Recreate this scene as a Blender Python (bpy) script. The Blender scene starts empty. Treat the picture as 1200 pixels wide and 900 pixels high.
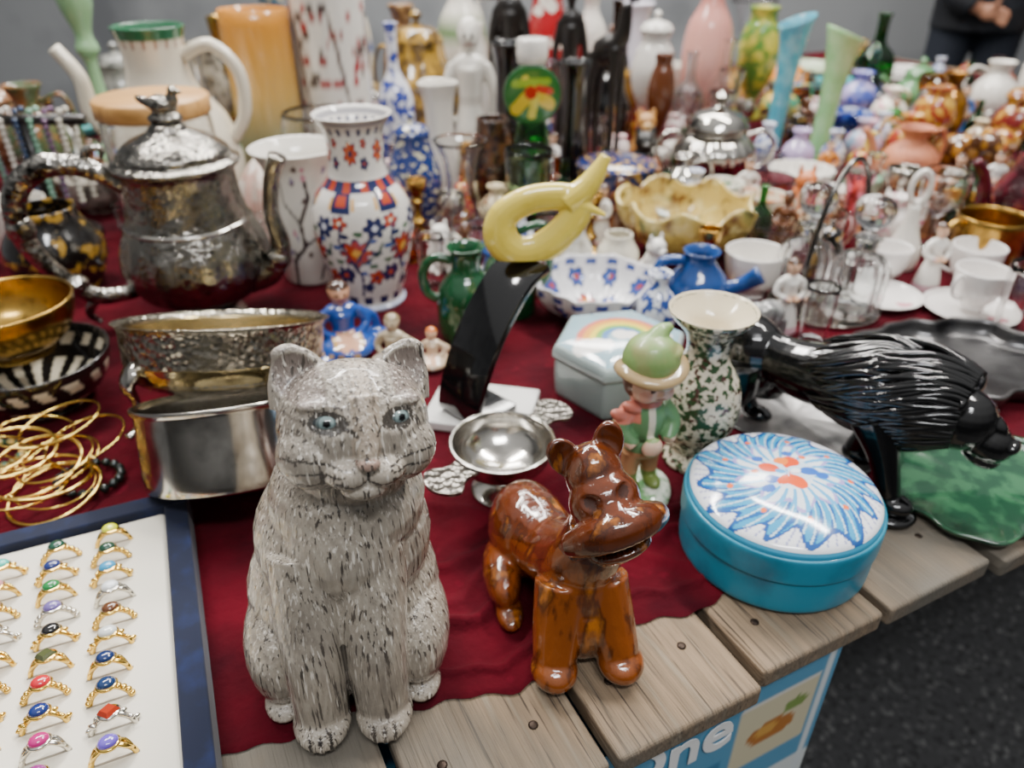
import bpy, math, random
import numpy as np
from mathutils import Vector, Matrix, Euler
random.seed(7); rng=np.random.default_rng(7)
S=.01; pi=math.pi
LK=bpy.context.scene.collection.objects.link
OCC=[]
def hx(h):
    c=[int(h[i:i+2],16)/255 for i in (0,2,4)]
    return tuple(x/12.92 if x<=.04045 else ((x+.055)/1.055)**2.4 for x in c)
# ---------------- materials
_mc={}
def tex(nt,kind,scale,stretch=(1,1,1)):
    N=nt.nodes; tc=N.new('ShaderNodeTexCoord'); mp=N.new('ShaderNodeMapping'); mp.inputs['Scale'].default_value=stretch
    nt.links.new(tc.outputs['Object'],mp.inputs['Vector'])
    if kind=='noise':
        t=N.new('ShaderNodeTexNoise'); t.inputs['Scale'].default_value=scale*100; t.inputs['Detail'].default_value=5; o=t.outputs[0]
    elif kind=='wave':
        t=N.new('ShaderNodeTexWave'); t.inputs['Scale'].default_value=scale*100; t.inputs['Distortion'].default_value=4; t.inputs['Detail'].default_value=3; o=t.outputs[1]
    elif kind=='cell':
        t=N.new('ShaderNodeTexVoronoi'); t.inputs['Scale'].default_value=scale*100; o=t.outputs['Color']
    else:
        t=N.new('ShaderNodeTexVoronoi'); t.inputs['Scale'].default_value=scale*100; o=t.outputs['Distance']
    nt.links.new(mp.outputs[0],t.inputs['Vector']); return o
def M(key,color='cccccc',rough=.4,metal=0,coat=0,trans=0,ior=1.5,mix=(),bump=None,vcol=False,sheen=0,grad=None,subs=0):
    if key in _mc: return _mc[key]
    m=bpy.data.materials.new(key); m.use_nodes=True; nt=m.node_tree; N=nt.nodes; b=N['Principled BSDF']
    I=b.inputs
    I['Roughness'].default_value=rough; I['Metallic'].default_value=metal; I['Coat Weight'].default_value=coat; I['Coat Roughness'].default_value=.05
    I['Transmission Weight'].default_value=trans; I['IOR'].default_value=ior
    if sheen: I['Sheen Weight'].default_value=sheen; I['Sheen Roughness'].default_value=.4
    if subs: I['Subsurface Weight'].default_value=subs; I['Subsurface Scale'].default_value=.01
    if vcol:
        a=N.new('ShaderNodeAttribute'); a.attribute_name='Col'; cur=a.outputs['Color']
    elif grad:
        tc=N.new('ShaderNodeTexCoord'); sp=N.new('ShaderNodeSeparateXYZ'); nt.links.new(tc.outputs['Object'],sp.inputs[0])
        H=grad[0]; mt=N.new('ShaderNodeMath'); mt.operation='MULTIPLY'; mt.inputs[1].default_value=100/H; nt.links.new(sp.outputs[2],mt.inputs[0])
        r=N.new('ShaderNodeValToRGB'); e=r.color_ramp.elements
        while len(e)<len(grad)-1: e.new(.5)
        for k,(p,c) in enumerate(grad[1:]): e[k].position=p; e[k].color=hx(c)+(1,)
        nt.links.new(mt.outputs[0],r.inputs[0]); cur=r.outputs[0]
    else:
        rg=N.new('ShaderNodeRGB'); rg.outputs[0].default_value=hx(color)+(1,); cur=rg.outputs[0]
    for mx in mix:
        c2,kind,sc,lo,hi=mx[:5]; st=mx[5] if len(mx)>5 else (1,1,1)
        o=tex(nt,kind,sc,st); r=N.new('ShaderNodeMapRange'); r.inputs[1].default_value=lo; r.inputs[2].default_value=hi
        nt.links.new(o,r.inputs[0]); x=N.new('ShaderNodeMixRGB'); nt.links.new(r.outputs[0],x.inputs[0]); nt.links.new(cur,x.inputs[1]); x.inputs[2].default_value=hx(c2)+(1,); cur=x.outputs[0]
    nt.links.new(cur,I['Base Color'])
    if bump:
        kind,sc,stg,dist=bump[:4]; st=bump[4] if len(bump)>4 else (1,1,1)
        o=tex(nt,kind,sc,st); bn=N.new('ShaderNodeBump'); bn.inputs['Strength'].default_value=stg; bn.inputs['Distance'].default_value=dist*S
        nt.links.new(o,bn.inputs['Height']); nt.links.new(bn.outputs[0],I['Normal'])
    _mc[key]=m; return m
def por(c,mix=()): return M('glazed_ceramic_'+c+str(len(mix)),c,rough=.16,coat=.5,mix=mix)
def spk(c,c2,sc=1,lo=.45,hi=.6,kind='noise'): return M('mottled_glaze_%s_%s_%s_%s'%(c,c2,sc,kind),c,rough=.15,coat=.5,mix=[(c2,kind,sc,lo,hi)])
def met(c,r=.2): return M('metal_'+c,c,rough=r,metal=1,mix=[('3a3835','noise',.35,.5,.85)])
def gls(c='ffffff',r=.02): return M('glass_'+c,c,rough=r,trans=1,ior=1.45)
SILV=M('tarnished_silver','c6c2ba',rough=.15,metal=1,mix=[('4a453f','noise',.3,.48,.85)])
ORN=M('repousse_silver','a8a295',rough=.22,metal=1,mix=[('2a2724','voro',1.5,.35,.05),('5c564d','noise',.3,.5,.8)],bump=('voro',1.5,.8,.18))
TEA=M('engraved_silver','9b978f',rough=.13,metal=1,mix=[('24211f','voro',.8,.3,.02),('3f3b37','noise',.25,.45,.8)],bump=('noise',.8,1,.4))
BRASS=M('brass','b8934a',rough=.25,metal=1,mix=[('4a3515','noise',.5,.5,.75)])
GOLD=M('bright_gold','edc766',rough=.15,metal=1)
BLACK=M('gloss_black','0b0b0c',rough=.09,coat=.6)
PAINT=M('painted_glaze',vcol=True,rough=.14,coat=.5)
PAINTM=M('painted_satin',vcol=True,rough=.4,coat=.15)
GL=gls(); WHT=por('e2ddd3'); WHT2=por('e9e5de')
# ---------------- geometry
def cr(pts,n,closed=False):
    P=[np.array(p,float) for p in pts]; out=[]; L=len(P)
    if n<=1: return [tuple(p) for p in P]
    rngk=range(L if closed else L-1)
    for i in rngk:
        p1=P[i]; p2=P[(i+1)%L]
        p0=P[(i-1)%L] if (closed or i>0) else p1
        p3=P[(i+2)%L] if (closed or i+2<L) else p2
        for k in range(n):
            t=k/n; out.append(.5*((2*p1)+(-p0+p2)*t+(2*p0-5*p1+4*p2-p3)*t*t+(-p0+3*p1-3*p2+p3)*t**3))
    if not closed: out.append(P[-1])
    return [tuple(p) for p in out]
def setcol(m,cols):
    a=m.color_attributes.new('Col','FLOAT_COLOR','POINT'); c=np.ones((len(m.vertices),4)); c[:,:3]=np.clip(cols,0,1); a.data.foreach_set('color',c.ravel())
def coords(m):
    a=np.empty(len(m.vertices)*3); m.vertices.foreach_get('co',a); return a.reshape(-1,3)/S
def mk(name,geo,mat,smooth=True,paint=None):
    v,f=geo; m=bpy.data.meshes.new(name); m.from_pydata([(a*S,b*S,c*S) for a,b,c in v],[],f); m.update()
    m.polygons.foreach_set('use_smooth',[smooth]*len(m.polygons))
    if paint: setcol(m,paint(coords(m)))
    m.materials.append(mat); o=bpy.data.objects.new(name,m); LK(o); return o
def lgeo(prof,seg=40,n=4,wall=.25,ib=None,rf=None,zf=None,off=(0,0,0)):
    P=[(max(p[0],.006),p[1]) for p in cr(prof,n)]
    pts=[(.005,P[0][1])]+P
    if wall:
        t=P[-1]; pts.append((max(t[0]-wall/2,.006),t[1]+wall*.25)); zb=ib if ib is not None else P[0][1]+wall
        pts+=[(max(r-wall,.006),z) for r,z in reversed(P) if z>zb]+[(.005,zb)]
    else: pts.append((.005,P[-1][1]))
    H=max(p[1] for p in pts) or 1; v=[];f=[]
    for r,z in pts:
        for k in range(seg):
            a=2*pi*k/seg; q=r*(rf(a,z/H) if rf else 1); zz=z+(zf(a,z/H)*min(1,r) if zf else 0)
            v.append((q*math.cos(a)+off[0],q*math.sin(a)+off[1],zz+off[2]))
    for i in range(len(pts)-1):
        for k in range(seg):
            k2=(k+1)%seg; f.append((i*seg+k,i*seg+k2,(i+1)*seg+k2,(i+1)*seg+k))
    f.append(tuple(reversed(range(seg)))); f.append(tuple((len(pts)-1)*seg+k for k in range(seg)))
    return v,f
def lathe(name,prof,mat,paint=None,**k): return mk(name,lgeo(prof,**k),mat,paint=paint)
def tg(pts,rad,seg=12,n=6,closed=False,flat=1,up=(0,0,1)):
    if not hasattr(rad,'__len__'): rad=[rad]*len(pts)
    Q=cr([tuple(p)+(r,) for p,r in zip(pts,rad)],n,closed); P=[Vector(q[:3]) for q in Q]; R=[max(q[3],.02) for q in Q]; L=len(P)
    v=[];f=[]; nrm=None
    for i in range(L):
        a=P[(i-1)%L] if (closed or i>0) else P[i]; b=P[(i+1)%L] if (closed or i<L-1) else P[i]
        t=(b-a).normalized()
        if nrm is None:
            nrm=t.cross(Vector(up))
            if nrm.length<.05: nrm=t.cross(Vector((0,1,0)))
            nrm.normalize()
        else:
            nrm=nrm-t*nrm.dot(t); nrm.normalize()
        bn=t.cross(nrm)
        for k in range(seg):
            an=2*pi*k/seg; p=P[i]+nrm*(R[i]*math.cos(an))+bn*(R[i]*flat*math.sin(an)); v.append(tuple(p))
    for i in range(L if closed else L-1):
        j=(i+1)%L
        for k in range(seg):
            k2=(k+1)%seg; f.append((i*seg+k,i*seg+k2,j*seg+k2,j*seg+k))
    if not closed: f.append(tuple(reversed(range(seg)))); f.append(tuple((L-1)*seg+k for k in range(seg)))
    return v,f
def tube(name,pts,rad,mat,**k): return mk(name,tg(pts,rad,**k),mat)
def E(x,y,z,rx,ry,rz,rot=(0,0,0),su=24,sv=14):
    v=[(0,0,-1)];f=[]
    for i in range(1,sv):
        p=-pi/2+pi*i/sv
        for k in range(su): a=2*pi*k/su; v.append((math.cos(p)*math.cos(a),math.cos(p)*math.sin(a),math.sin(p)))
    v.append((0,0,1)); T=len(v)-1
    for k in range(su):
        k2=(k+1)%su; f.append((0,1+k2,1+k)); f.append((T,T-su+k,T-su+k2))
        for i in range(sv-2): a=1+i*su; f.append((a+k,a+k2,a+su+k2,a+su+k))
    R=Euler([math.radians(q) for q in rot]).to_matrix()
    return [tuple(R@Vector((a*rx,b*ry,c*rz))+Vector((x,y,z))) for a,b,c in v],f
def C(p0,p1,r0,r1=None):
    r1=r0 if r1 is None else r1; return J([E(*p0,r0,r0,r0,su=16,sv=10),tg([p0,p1],[r0,r1],n=1,seg=16),E(*p1,r1,r1,r1,su=16,sv=10)])
def J(gs):
    v=[];f=[]
    for a,b in gs:
        o=len(v); v+=list(a); f+=[tuple(i+o for i in q) for q in b]
    return v,f
def xf(g,loc=(0,0,0),rot=(0,0,0),sc=1):
    R=Euler([math.radians(q) for q in rot]).to_matrix(); L=Vector(loc)
    return [tuple(R@(Vector(p)*sc)+L) for p in g[0]],g[1]
def mir(g): return [(-x,y,z) for x,y,z in g[0]],[tuple(reversed(q)) for q in g[1]]
def box(x0,x1,y0,y1,z0,z1): return [(x0,y0,z0),(x1,y0,z0),(x1,y1,z0),(x0,y1,z0),(x0,y0,z1),(x1,y0,z1),(x1,y1,z1),(x0,y1,z1)],[(0,3,2,1),(4,5,6,7),(0,1,5,4),(1,2,6,5),(2,3,7,6),(3,0,4,7)]
def bev(o,w,seg=2):
    b=o.modifiers.new('b','BEVEL'); b.width=w*S; b.segments=seg; b.limit_method='ANGLE'; return o
def fuse(name,geos,vox,mat,it=4,paint=None,disp=None,floor=None):
    v,f=J(geos); m=bpy.data.meshes.new(name); m.from_pydata([(a*S,b*S,c*S) for a,b,c in v],[],f); o=bpy.data.objects.new(name,m); LK(o)
    r=o.modifiers.new('r','REMESH'); r.mode='VOXEL'; r.voxel_size=vox*S
    if it: s=o.modifiers.new('s','SMOOTH'); s.factor=.5; s.iterations=it
    dg=bpy.context.evaluated_depsgraph_get(); m2=bpy.data.meshes.new_from_object(o.evaluated_get(dg)); o.modifiers.clear(); o.data=m2; m2.name=name
    if disp or floor is not None:
        c=coords(m2)
        if disp:
            nn=np.empty(len(c)*3); m2.vertices.foreach_get('normal',nn); c=disp(c,nn.reshape(-1,3))
        if floor is not None: c[:,2]=np.maximum(c[:,2],floor)
        m2.vertices.foreach_set('co',(c*S).ravel()); m2.update()
    m2.polygons.foreach_set('use_smooth',[True]*len(m2.polygons))
    if paint: setcol(m2,paint(coords(m2)))
    m2.materials.clear(); m2.materials.append(mat); return o
def par(child,p): child.parent=p; return p
def thing(name,label,cat,loc,parts,rot=0,tilt=(0,0),group=None,occ=None):
    if len(parts)==1: o=parts[0]; o.name=name
    else:
        o=bpy.data.objects.new(name,None); o.empty_display_size=.02; LK(o)
        for p in parts: p.parent=o
    z=loc[2] if len(loc)>2 else 0
    o.location=(loc[0]*S,loc[1]*S,z*S); o.rotation_euler=(math.radians(tilt[0]),math.radians(tilt[1]),math.radians(rot))
    o['label']=label; o['category']=cat
    if group: o['group']=group
    if occ: OCC.append((loc[0],loc[1],occ))
    return o
# paint helpers
def full(n,c): return np.tile(np.array(hx(c)),(n,1))
def put(col,mask,c,soft=1.0):
    m=np.clip(mask.astype(float)*soft,0,1)[:,None]; col[:]=col*(1-m)+np.array(hx(c))*m
def dpl(x,z,pts):
    d=np.full(len(x),1e9)
    for (a,b),(c,e) in zip(pts[:-1],pts[1:]):
        L=(c-a)**2+(e-b)**2+1e-9; t=np.clip(((x-a)*(c-a)+(z-b)*(e-b))/L,0,1)
        d=np.minimum(d,np.hypot(x-a-t*(c-a),z-b-t*(e-b)))
    return d
def fl(col,u,v,items):
    for cu,cv,R,n,c,cc in items:
        d=np.hypot(u-cu,v-cv); a=np.arctan2(v-cv,u-cu); rr=R*(.62+.38*np.abs(np.cos(n*a/2)))
        put(col,d<rr,c); put(col,(d<rr)&(d>rr*.86),'27305e'); put(col,d<.26*R,cc)
def sn(c,f,p=0): return np.sin(c[:,0]*f+p)*np.sin(c[:,1]*f*1.3+p*2)*np.sin(c[:,2]*f*.9+p*3)

# ---------------- camera
cd=bpy.data.cameras.new('cam'); cam=bpy.data.objects.new('camera',cd); LK(cam); bpy.context.scene.camera=cam
cam.location=(0,0,.42); cam.rotation_euler=(math.radians(58),0,0); cd.lens=26.1; cd.sensor_width=36; cd.clip_start=.01
cd.dof.use_dof=True; cd.dof.focus_distance=.42; cd.dof.aperture_fstop=5.5
# ---------------- setting
TR=math.degrees(math.atan2(.447,.894)); OX,OY=6.0,25.8
def T2W(s,m): return OX+.894*s-.447*m, OY+.447*s+.894*m
fl_=mk('floor',([(-500,-200,-75),(700,-200,-75),(700,520,-75),(-500,520,-75)],[(0,1,2,3)]),M('asphalt','424243',rough=.9,mix=[('7d7d7b','cell',1.3,.7,1.0),('232323','noise',.8,.5,.7)],bump=('cell',1.3,1,.5)),False); fl_['kind']='structure'
w=mk('wall_back',box(-500,700,430,440,-75,260),M('concrete_wall','9a9da0',rough=.8,mix=[('74777b','noise',.02,.45,.7)]),False); w['kind']='structure'
w=mk('wall_left',box(-410,-400,-200,430,-75,260),_mc['concrete_wall'],False); w['kind']='structure'
# table
gs=[];cols=[];rr=random.Random(3)
for k in range(-6,20):
    x0=11.9*k+.3; x1=x0+11.2+rr.uniform(-.25,.2); y0=rr.uniform(-.5,.4); g=box(x0,x1,y0,200,-2.1,-.2-rr.uniform(0,.12)); gs.append(g); cols+= [rr.uniform(.75,1.08)]*8
WOOD=M('weathered_wood',vcol=True,rough=.85,mix=[('5e5040','noise',.4,.42,.72,(3,.14,1)),('a89a84','noise',.3,.56,.85,(4,.2,1)),('1e1713','noise',.09,.62,.74),('382d24','noise',2.0,.58,.68,(3,.08,1)),('6a645a','noise',.05,.42,.62)],bump=('noise',1.4,.9,.22,(4,.1,1)))
top=mk('tabletop',J(gs),WOOD,False,paint=lambda c:np.array(hx('8d7860'))*np.array(cols)[:,None]); bev(top,.35,4)
parts=[top]
beam=mk('crossbeam',J([box(-70,235,36.5,41,-9,-2.15),box(-70,235,100,106,-9,-2.15),box(-70,235,190,196,-9,-2.15)]),M('dark_wood','4b3f33',rough=.8),False); parts.append(beam)
for s,m in ((-66,39),(228,39),(-66,192),(228,192),(80,192)):
    parts.append(mk('leg',box(s-3,s+3,m-2,m+2,-75,-9),M('dark_wood'),False))
for k in range(-2,5):
    for dx in (2.6,8.6):
        if k in(-1,0,1,2,3): parts.append(mk('nail',lgeo([(.3,-.25),(.32,-.14),(.2,-.08)],seg=12,n=1,wall=0,off=(11.9*k+dx,4.2+.5*math.sin(k*3+dx),-.12)),M('rusty_steel','3a2f28',rough=.5,metal=.8)))
thing('market_table','weathered wooden plank market table with open gaps','table',(OX,OY),parts,rot=TR)
# cloth
xs=np.concatenate([np.arange(-68,-24,1.0),np.arange(-24,34,.5),np.arange(34,234,1.0)]); my=np.concatenate([np.linspace(0,1,90)*22,np.linspace(23,192,110)])
v=[];f=[];nx=len(xs)
def rdg(d,w): return math.exp(-(d/w)**2)
for j,m in enumerate(my):
    for i,s in enumerate(xs):
        y0=6.9+.4*math.sin(s*.35)+.25*math.sin(s*.9+1)+.15*math.sin(s*2.3)+(max(0,-s-3)*.2)
        y=y0+m; z=-.03+.05*math.sin(s*.21+m*.13)*math.sin(m*.3-s*.1)
        fo=rdg(m-2.3-.3*math.sin(s*.3),.3)*.4+rdg(m-6.2-.5*math.sin(s*.12+1)-.05*s,.55)*.7+rdg(m-11.5+.14*s,.6)*.55+rdg(.7*s+.7*m-12,.4)*.4+rdg(.5*s-.85*m+9,.4)*.35
        ed=min(1,max(0,(s+13)/3))*min(1,max(0,(19-s)/3))
        z+=fo*ed
        z=max(z,-.1)
        if j==0: z=-.17
        v.append((s,y,z))
for j in range(len(my)-1):
    for i in range(nx-1): a=j*nx+i; f.append((a,a+1,a+nx+1,a+nx))
CL=M('burgundy_velvet','520615',rough=1,mix=[('29020b','noise',.1,.38,.68),('660b20','noise',.5,.62,.85)],bump=('noise',.9,.9,.25))
CL.node_tree.nodes['Principled BSDF'].inputs['Specular IOR Level'].default_value=.15
o=mk('tablecloth',(v,f),CL); thing('tablecloth','burgundy velvet cloth with raw wrinkled edge on table','tablecloth',(OX,OY),[o],rot=TR)
# cardboard box under the table
def bp(c):
    col=full(len(c),'5a9cc0'); x=c[:,0];z=c[:,2]
    put(col,(z<-10.6)&(x<11),'3f7fa8'); put(col,z<-16,'dfe5e4'); put(col,(x>12.2)&(x<19.6)&(z<-6)&(z>-13.5),'d9cfae'); put(col,(np.hypot((x-15.8)/2.4,(z+10)/1.3)<1),'b8742c'); put(col,(np.hypot((x-15.2)/1.1,(z+9.6)/.7)<1),'d8a24a'); put(col,(np.hypot((x-17.8)/1.1,(z+8)/.8)<1),'7f9a4a'); put(col,(x>12.2)&(x<19.6)&(z<-5.4)&(z>-6),'e8e4da'); put(col,np.abs(x-20.4)<.2,'dfe6e8'); return col
pv=[];pf=[];na,nb=140,90
for j in range(nb):
    for i in range(na): pv.append((-25+46.2*i/(na-1),-.08,-74+71.7*(j/(nb-1))**.45))
for j in range(nb-1):
    for i in range(na-1): a=j*na+i; pf.append((a,a+1,a+na+1,a+na))
crt=mk('carton',box(-25.1,21.3,0,34,-75,-9.3),M('blue_card','4c8fb4',rough=.5),False)
crt2=mk('printed_panel',(pv,pf),PAINTM,False,paint=bp)
tc=bpy.data.curves.new('t','FONT'); tc.body='One'; tc.size=.06; tc.extrude=.0004; tc.offset=.0011
to=bpy.data.objects.new('t',tc); LK(to); dg=bpy.context.evaluated_depsgraph_get(); tm=bpy.data.meshes.new_from_object(to.evaluated_get(dg)); bpy.data.objects.remove(to)
tm.materials.clear(); tm.materials.append(M('white_print','f4f4f2',rough=.5)); tx=bpy.data.objects.new('lettering',tm); LK(tx); tx.location=(.006,-.0022,-.0815); tx.rotation_euler=(pi/2,0,0)
bx,by=T2W(0,1.2)
thing('cardboard_box','light blue printed cardboard box beneath the wooden table','box',(bx,by),[crt,crt2,tx],rot=TR)

# ---------------- CAT
Hc=(2.1,-1.6,20.1); HE=(-20,8,11)
HM=Euler([math.radians(q) for q in HE]).to_matrix(); HMi=np.array(HM.inverted())
def hd(gs): return [xf(g,Hc,HE) for g in gs]
def both(g): return [g,mir(g)]
head=[E(0,0,.1,3.9,3.3,3.3),E(0,-3.6,-1.2,.58,.42,.38),E(0,-2.2,-2.75,1.2,.95,.65),tg([(0,-2.4,1.8),(0,-2.95,.4),(0,-3.45,-.9)],[.8,.7,.5],n=3)]
earg=J([tg([(2.3,.2,1.5),(2.7,.3,2.8),(3.05,.3,3.7)],[1.9,1.5,.9],flat=.32,seg=24,up=(0,1,0)),E(3.05,.3,3.65,.9,.3,.62)])
for g in (E(2.0,-.9,-1.1,2.05,1.95,1.9),E(.8,-2.5,-1.85,1.15,1.1,.85),E(1.7,-1.95,1.5,1.4,.75,.35),E(1.9,-1.9,-.3,1.3,.7,.6),earg): head+=both(g)
bodyg=[E(0,1,6,6.0,5.4,6.6),E(.5,.4,11,5.2,4.7,5.6),E(1.1,-.2,14.3,4.4,4.2,4.2),E(1.7,-.8,17.3,3.3,3.1,2.6),E(.8,-2.2,12.5,3.3,2.8,4)]
for sx in (-1,1):
    bodyg+=[tg([(sx*1.7+.3,-2.2,12.5),(sx*1.75+.1,-4.2,7),(sx*1.8,-4.7,1.5)],[2.2,1.9,1.65],seg=20),E(sx*1.85,-5.0,1.15,1.75,2.1,1.25),E(sx*4.1,-.6,3.8,2.3,4.0,4.0),E(sx*4.2,-2.9,.8,1.3,1.7,.8)]
def tohead(c):
    q=(c-np.array(Hc))@HMi.T; return q[:,0],q[:,1],q[:,2]
def catdisp(c,n):
    x,y,z=tohead(c)
    for sx in(-1,1):
        u=(x-sx*2.75);w=z-2.6; r=np.hypot((u-sx*.15*w)/1.25,w/1.25); m=(r<1)&(y<.25)&(z>1.5); c[:,1]+=np.where(m,(1-r**2)*.45,0)
        r=np.hypot((x-sx*1.7)/1.0,(z-.72)/.72); m=(r<1)&(y<-1.3); c[:,1]+=np.where(m,(1-r)*.3,0)
    for k in(-.8,0,.8):
        for sx in(-1,1): m=(np.abs(c[:,0]-sx*1.85-k*.75)<.12)&(c[:,1]<-5.6)&(c[:,2]<1.9); c[:,2]-=np.where(m,.12,0)
    return c
def catpaint(c):
    col=full(len(c),'a09789'); x,y,z=tohead(c); fr=(y<-.4)&(z>-3.8)
    st=np.sin(c[:,0]*9+2.5*np.sin(c[:,2]*.8)+c[:,1]*8)*np.sin(c[:,2]*1.9+3*np.sin(c[:,0]*2.3)+c[:,1]*1.4)
    put(col,st>.35,'877e73',.4); put(col,st<-.5,'b6ae9f',.4)
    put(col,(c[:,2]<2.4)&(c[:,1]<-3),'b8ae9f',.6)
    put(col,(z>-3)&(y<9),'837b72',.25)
    put(col,fr&(dpl(x,z,[(0,3),(0,-1)])<.7),'a99a88',.75)
    put(col,fr&(np.hypot(x/2.1,(z+1.9)/1.1)<1),'bdb2a2',.75)
    for sx in(-1,1):
        put(col,fr&(np.hypot((x-sx*1.7)/1.1,(z-.72)/.82)<1),'b8ae9f',.5)
        put(col,fr&(np.hypot((x-sx*1.7)/.9,(z-.72)/.58)<1),'302c29',.9)
        put(col,fr&(dpl(x,z,[(sx*.8,.5),(sx*.5,.15)])<.1),'302c29',.9)
        put(col,fr&(dpl(x,z,[(0,-1.5),(0,-2.15),(sx*.7,-2.45),(sx*1.5,-2.15)])<.08),'2e2a28')
        put(col,fr&(dpl(x,z,[(sx*.15,-1.4),(sx*.55,-1.15)])<.08),'38302c')
        for q in ([(1.1,-1.5),(2.3,-1.1),(3.9,-1.0)],[(1.2,-1.8),(2.4,-1.7),(3.9,-1.8)],[(1.2,-2.1),(2.3,-2.3),(3.6,-2.6)]):
            put(col,fr&(dpl(x,z,[(sx*a,b) for a,b in q])<.055),'35312e')
        for q in ([(.4,1.6),(.6,3.2)],[(1.1,1.8),(1.4,3.0)],[(2.8,.8),(3.8,1.1)],[(2.8,.2),(3.9,.1)],[(1.7,1.75),(2.1,2.6)]):
            put(col,fr&(dpl(x,z,[(sx*a,b) for a,b in q])<.09),'5c554e',.7)
        u=(x-sx*2.75);w=z-2.6; r=np.hypot((u-sx*.15*w)/1.12,w/1.18); put(col,(r<1)&(y<.6)&(z>1.5),'7d716a',.9)  # darker oval paints in the shade of the hollow ear
        for k in (-.8,0,.8):
            put(col,(np.abs(c[:,0]-sx*1.85-k*.75)<.1)&(c[:,1]<-5.7)&(c[:,2]<1.9),'2b2725')
    put(col,fr&(np.hypot(x/.55,(z+1.18)/.32)<1),'ab9082')
    put(col,(np.abs(c[:,0]-.12)<.4+.04*c[:,2])&(c[:,1]<-1)&(c[:,2]<7.5)&(c[:,1]>-5.2),'2a2624',.85)  # shade in the recess between the front legs, painted in dark
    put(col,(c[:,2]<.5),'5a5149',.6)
    return col
CATM=M('gray_fur_glaze',vcol=True,rough=.24,coat=.5,mix=[('47413c','noise',5,.56,.63,(1,1,.075)),('ddd5c8','noise',5.4,.57,.66,(1.1,1.1,.075)),('625a52','noise',.2,.5,.85)],bump=('noise',5,1,.12,(1,1,.075)))
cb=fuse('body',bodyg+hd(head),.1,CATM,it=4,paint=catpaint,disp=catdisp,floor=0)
def eyep(c0):
    def f(c):
        d=np.hypot((c[:,0]-c0[0]),(c[:,2]-c0[1])); col=full(len(c),'6a7472'); put(col,d>.5,'3d4244'); put(col,d<.42,'869a99',.85); put(col,(d<.44)&(d>.37),'3c474a',.8); put(col,d<.19,'0a0a0c'); return col
    return f
eyes=[]
for sx in(-1,1):
    e=mk('eye',E(0,0,0,.72,.46,.42,su=48,sv=40),M('eye_gloss',vcol=True,rough=.05,coat=1),paint=eyep((0.05,.02)))
    p=HM@Vector((sx*1.7,-2.36,.72))+Vector(Hc); e.location=p*S; e.rotation_euler=(HM@Euler((0,0,math.radians(sx*16))).to_matrix()).to_euler(); eyes.append(e)
thing('cat_figurine','large gray glazed ceramic cat sitting upright, blue-gray eyes','figurine',(-10.5,32.6,-.1),[cb]+eyes,rot=10)

# ---------------- brown crouching animal
dg_=[E(-2.0,6.0,3.6,2.9,3.8,3.5),tg([(-1.8,5.8,4.4),(-.6,2.2,4.7),(.5,-.9,7.2),(1.3,-1.6,10.2)],[2.7,2.5,2.4,2.0],seg=20),E(.5,-1.3,4.6,2.6,2.4,4.2),E(.5,-2.4,2.6,2.3,1.9,2.8)]
for sx in(-1,1):
    dg_+=[tg([(sx*1.2+.4,-1.5,5.8),(sx*1.7+.4,-2.8,3.2),(sx*2.1+.4,-4.0,1.3)],[1.9,1.7,1.45],seg=16),E(sx*2.2+.4,-4.4,1.0,1.55,1.8,1.1)]
dg_+=[E(1.0,4.2,1.9,1.4,3.0,1.9),E(-4.2,3.6,1.8,1.4,3.2,1.8),E(1.3,1.4,.7,1,1.8,.7),E(-4.0,.9,.7,1,1.8,.7)]
hg=[E(0,.7,2.2,1.8,1.7,2.2),E(0,-.2,.9,2.2,1.9,2.0),tg([(-2.9,-.6,-.9),(-1.6,-1.7,-.35),(0,-2.2,-.1),(1.6,-1.7,-.35),(2.9,-.6,-.9)],[.75,1.15,1.3,1.15,.75],seg=16),E(0,-.9,-1.9,2.0,1.4,.8),E(0,-.3,-1.6,2.1,1.4,1.7),E(0,-1.2,.6,1.3,1.5,1.1)]
for sx in(-1,1): hg+=[E(sx*1.4,.9,3.9,1.0,.5,1.4,(0,sx*20,0))]
HR=(-18,-14,6); HL=(1.6,-2.0,11.8)
dg_+=[xf(g,HL,HR) for g in hg]
HRi=np.array(Euler([math.radians(q) for q in HR]).to_matrix().inverted())
def dh(c):
    q=(c-np.array(HL))@HRi.T; return q[:,0],q[:,1],q[:,2]
def ddisp(c,n):
    x,y,z=dh(c)
    for sx in(-1,1):
        r=np.hypot((x-sx*1.45)/.85,(z-3.9)/1.15); m=(r<1)&(z>2.6)&(y<1.3)&(y>-.5); c[:,1]+=np.where(m,(1-r**2)*.5,0)
        r=np.hypot((x-sx*1.0)/.6,(z-1.7)/.5); m=(r<1)&(y<-.6); c[:,1]+=np.where(m,(1-r**2)*.35,0)
    d=np.abs(z+1.35+.06*x*x); m=(d<.5)&(y<0)&(z>-3.2)
    c[:,1]+=np.where(m,(1-(d/.5)**2)*1.0,0); return c
def dpaint(c):
    x,y,z=dh(c); col=full(len(c),'743810'); put(col,(z>-3.2),'471c0a',.7); put(col,(np.abs(z+1.35+.06*x*x)<.36)&(y<.2),'100402')
    for sx in(-1,1): put(col,(np.hypot(x-sx*1.0,z-1.7)<.35)&(y<-.4),'1a0804',.7)
    put(col,(c[:,2]<9)&(c[:,1]<-1),'8f4c18',.45); return col
DOG=M('brown_dripped_glaze',vcol=True,rough=.1,coat=.9,mix=[('2c1108','noise',.7,.5,.62,(1,1,.3)),('a8621e','noise',.7,.58,.72,(1,1,.3))],bump=('noise',.8,.6,.25,(1,1,.5)))
o=fuse('body',dg_,.12,DOG,it=6,disp=ddisp,floor=0,paint=dpaint)
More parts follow.
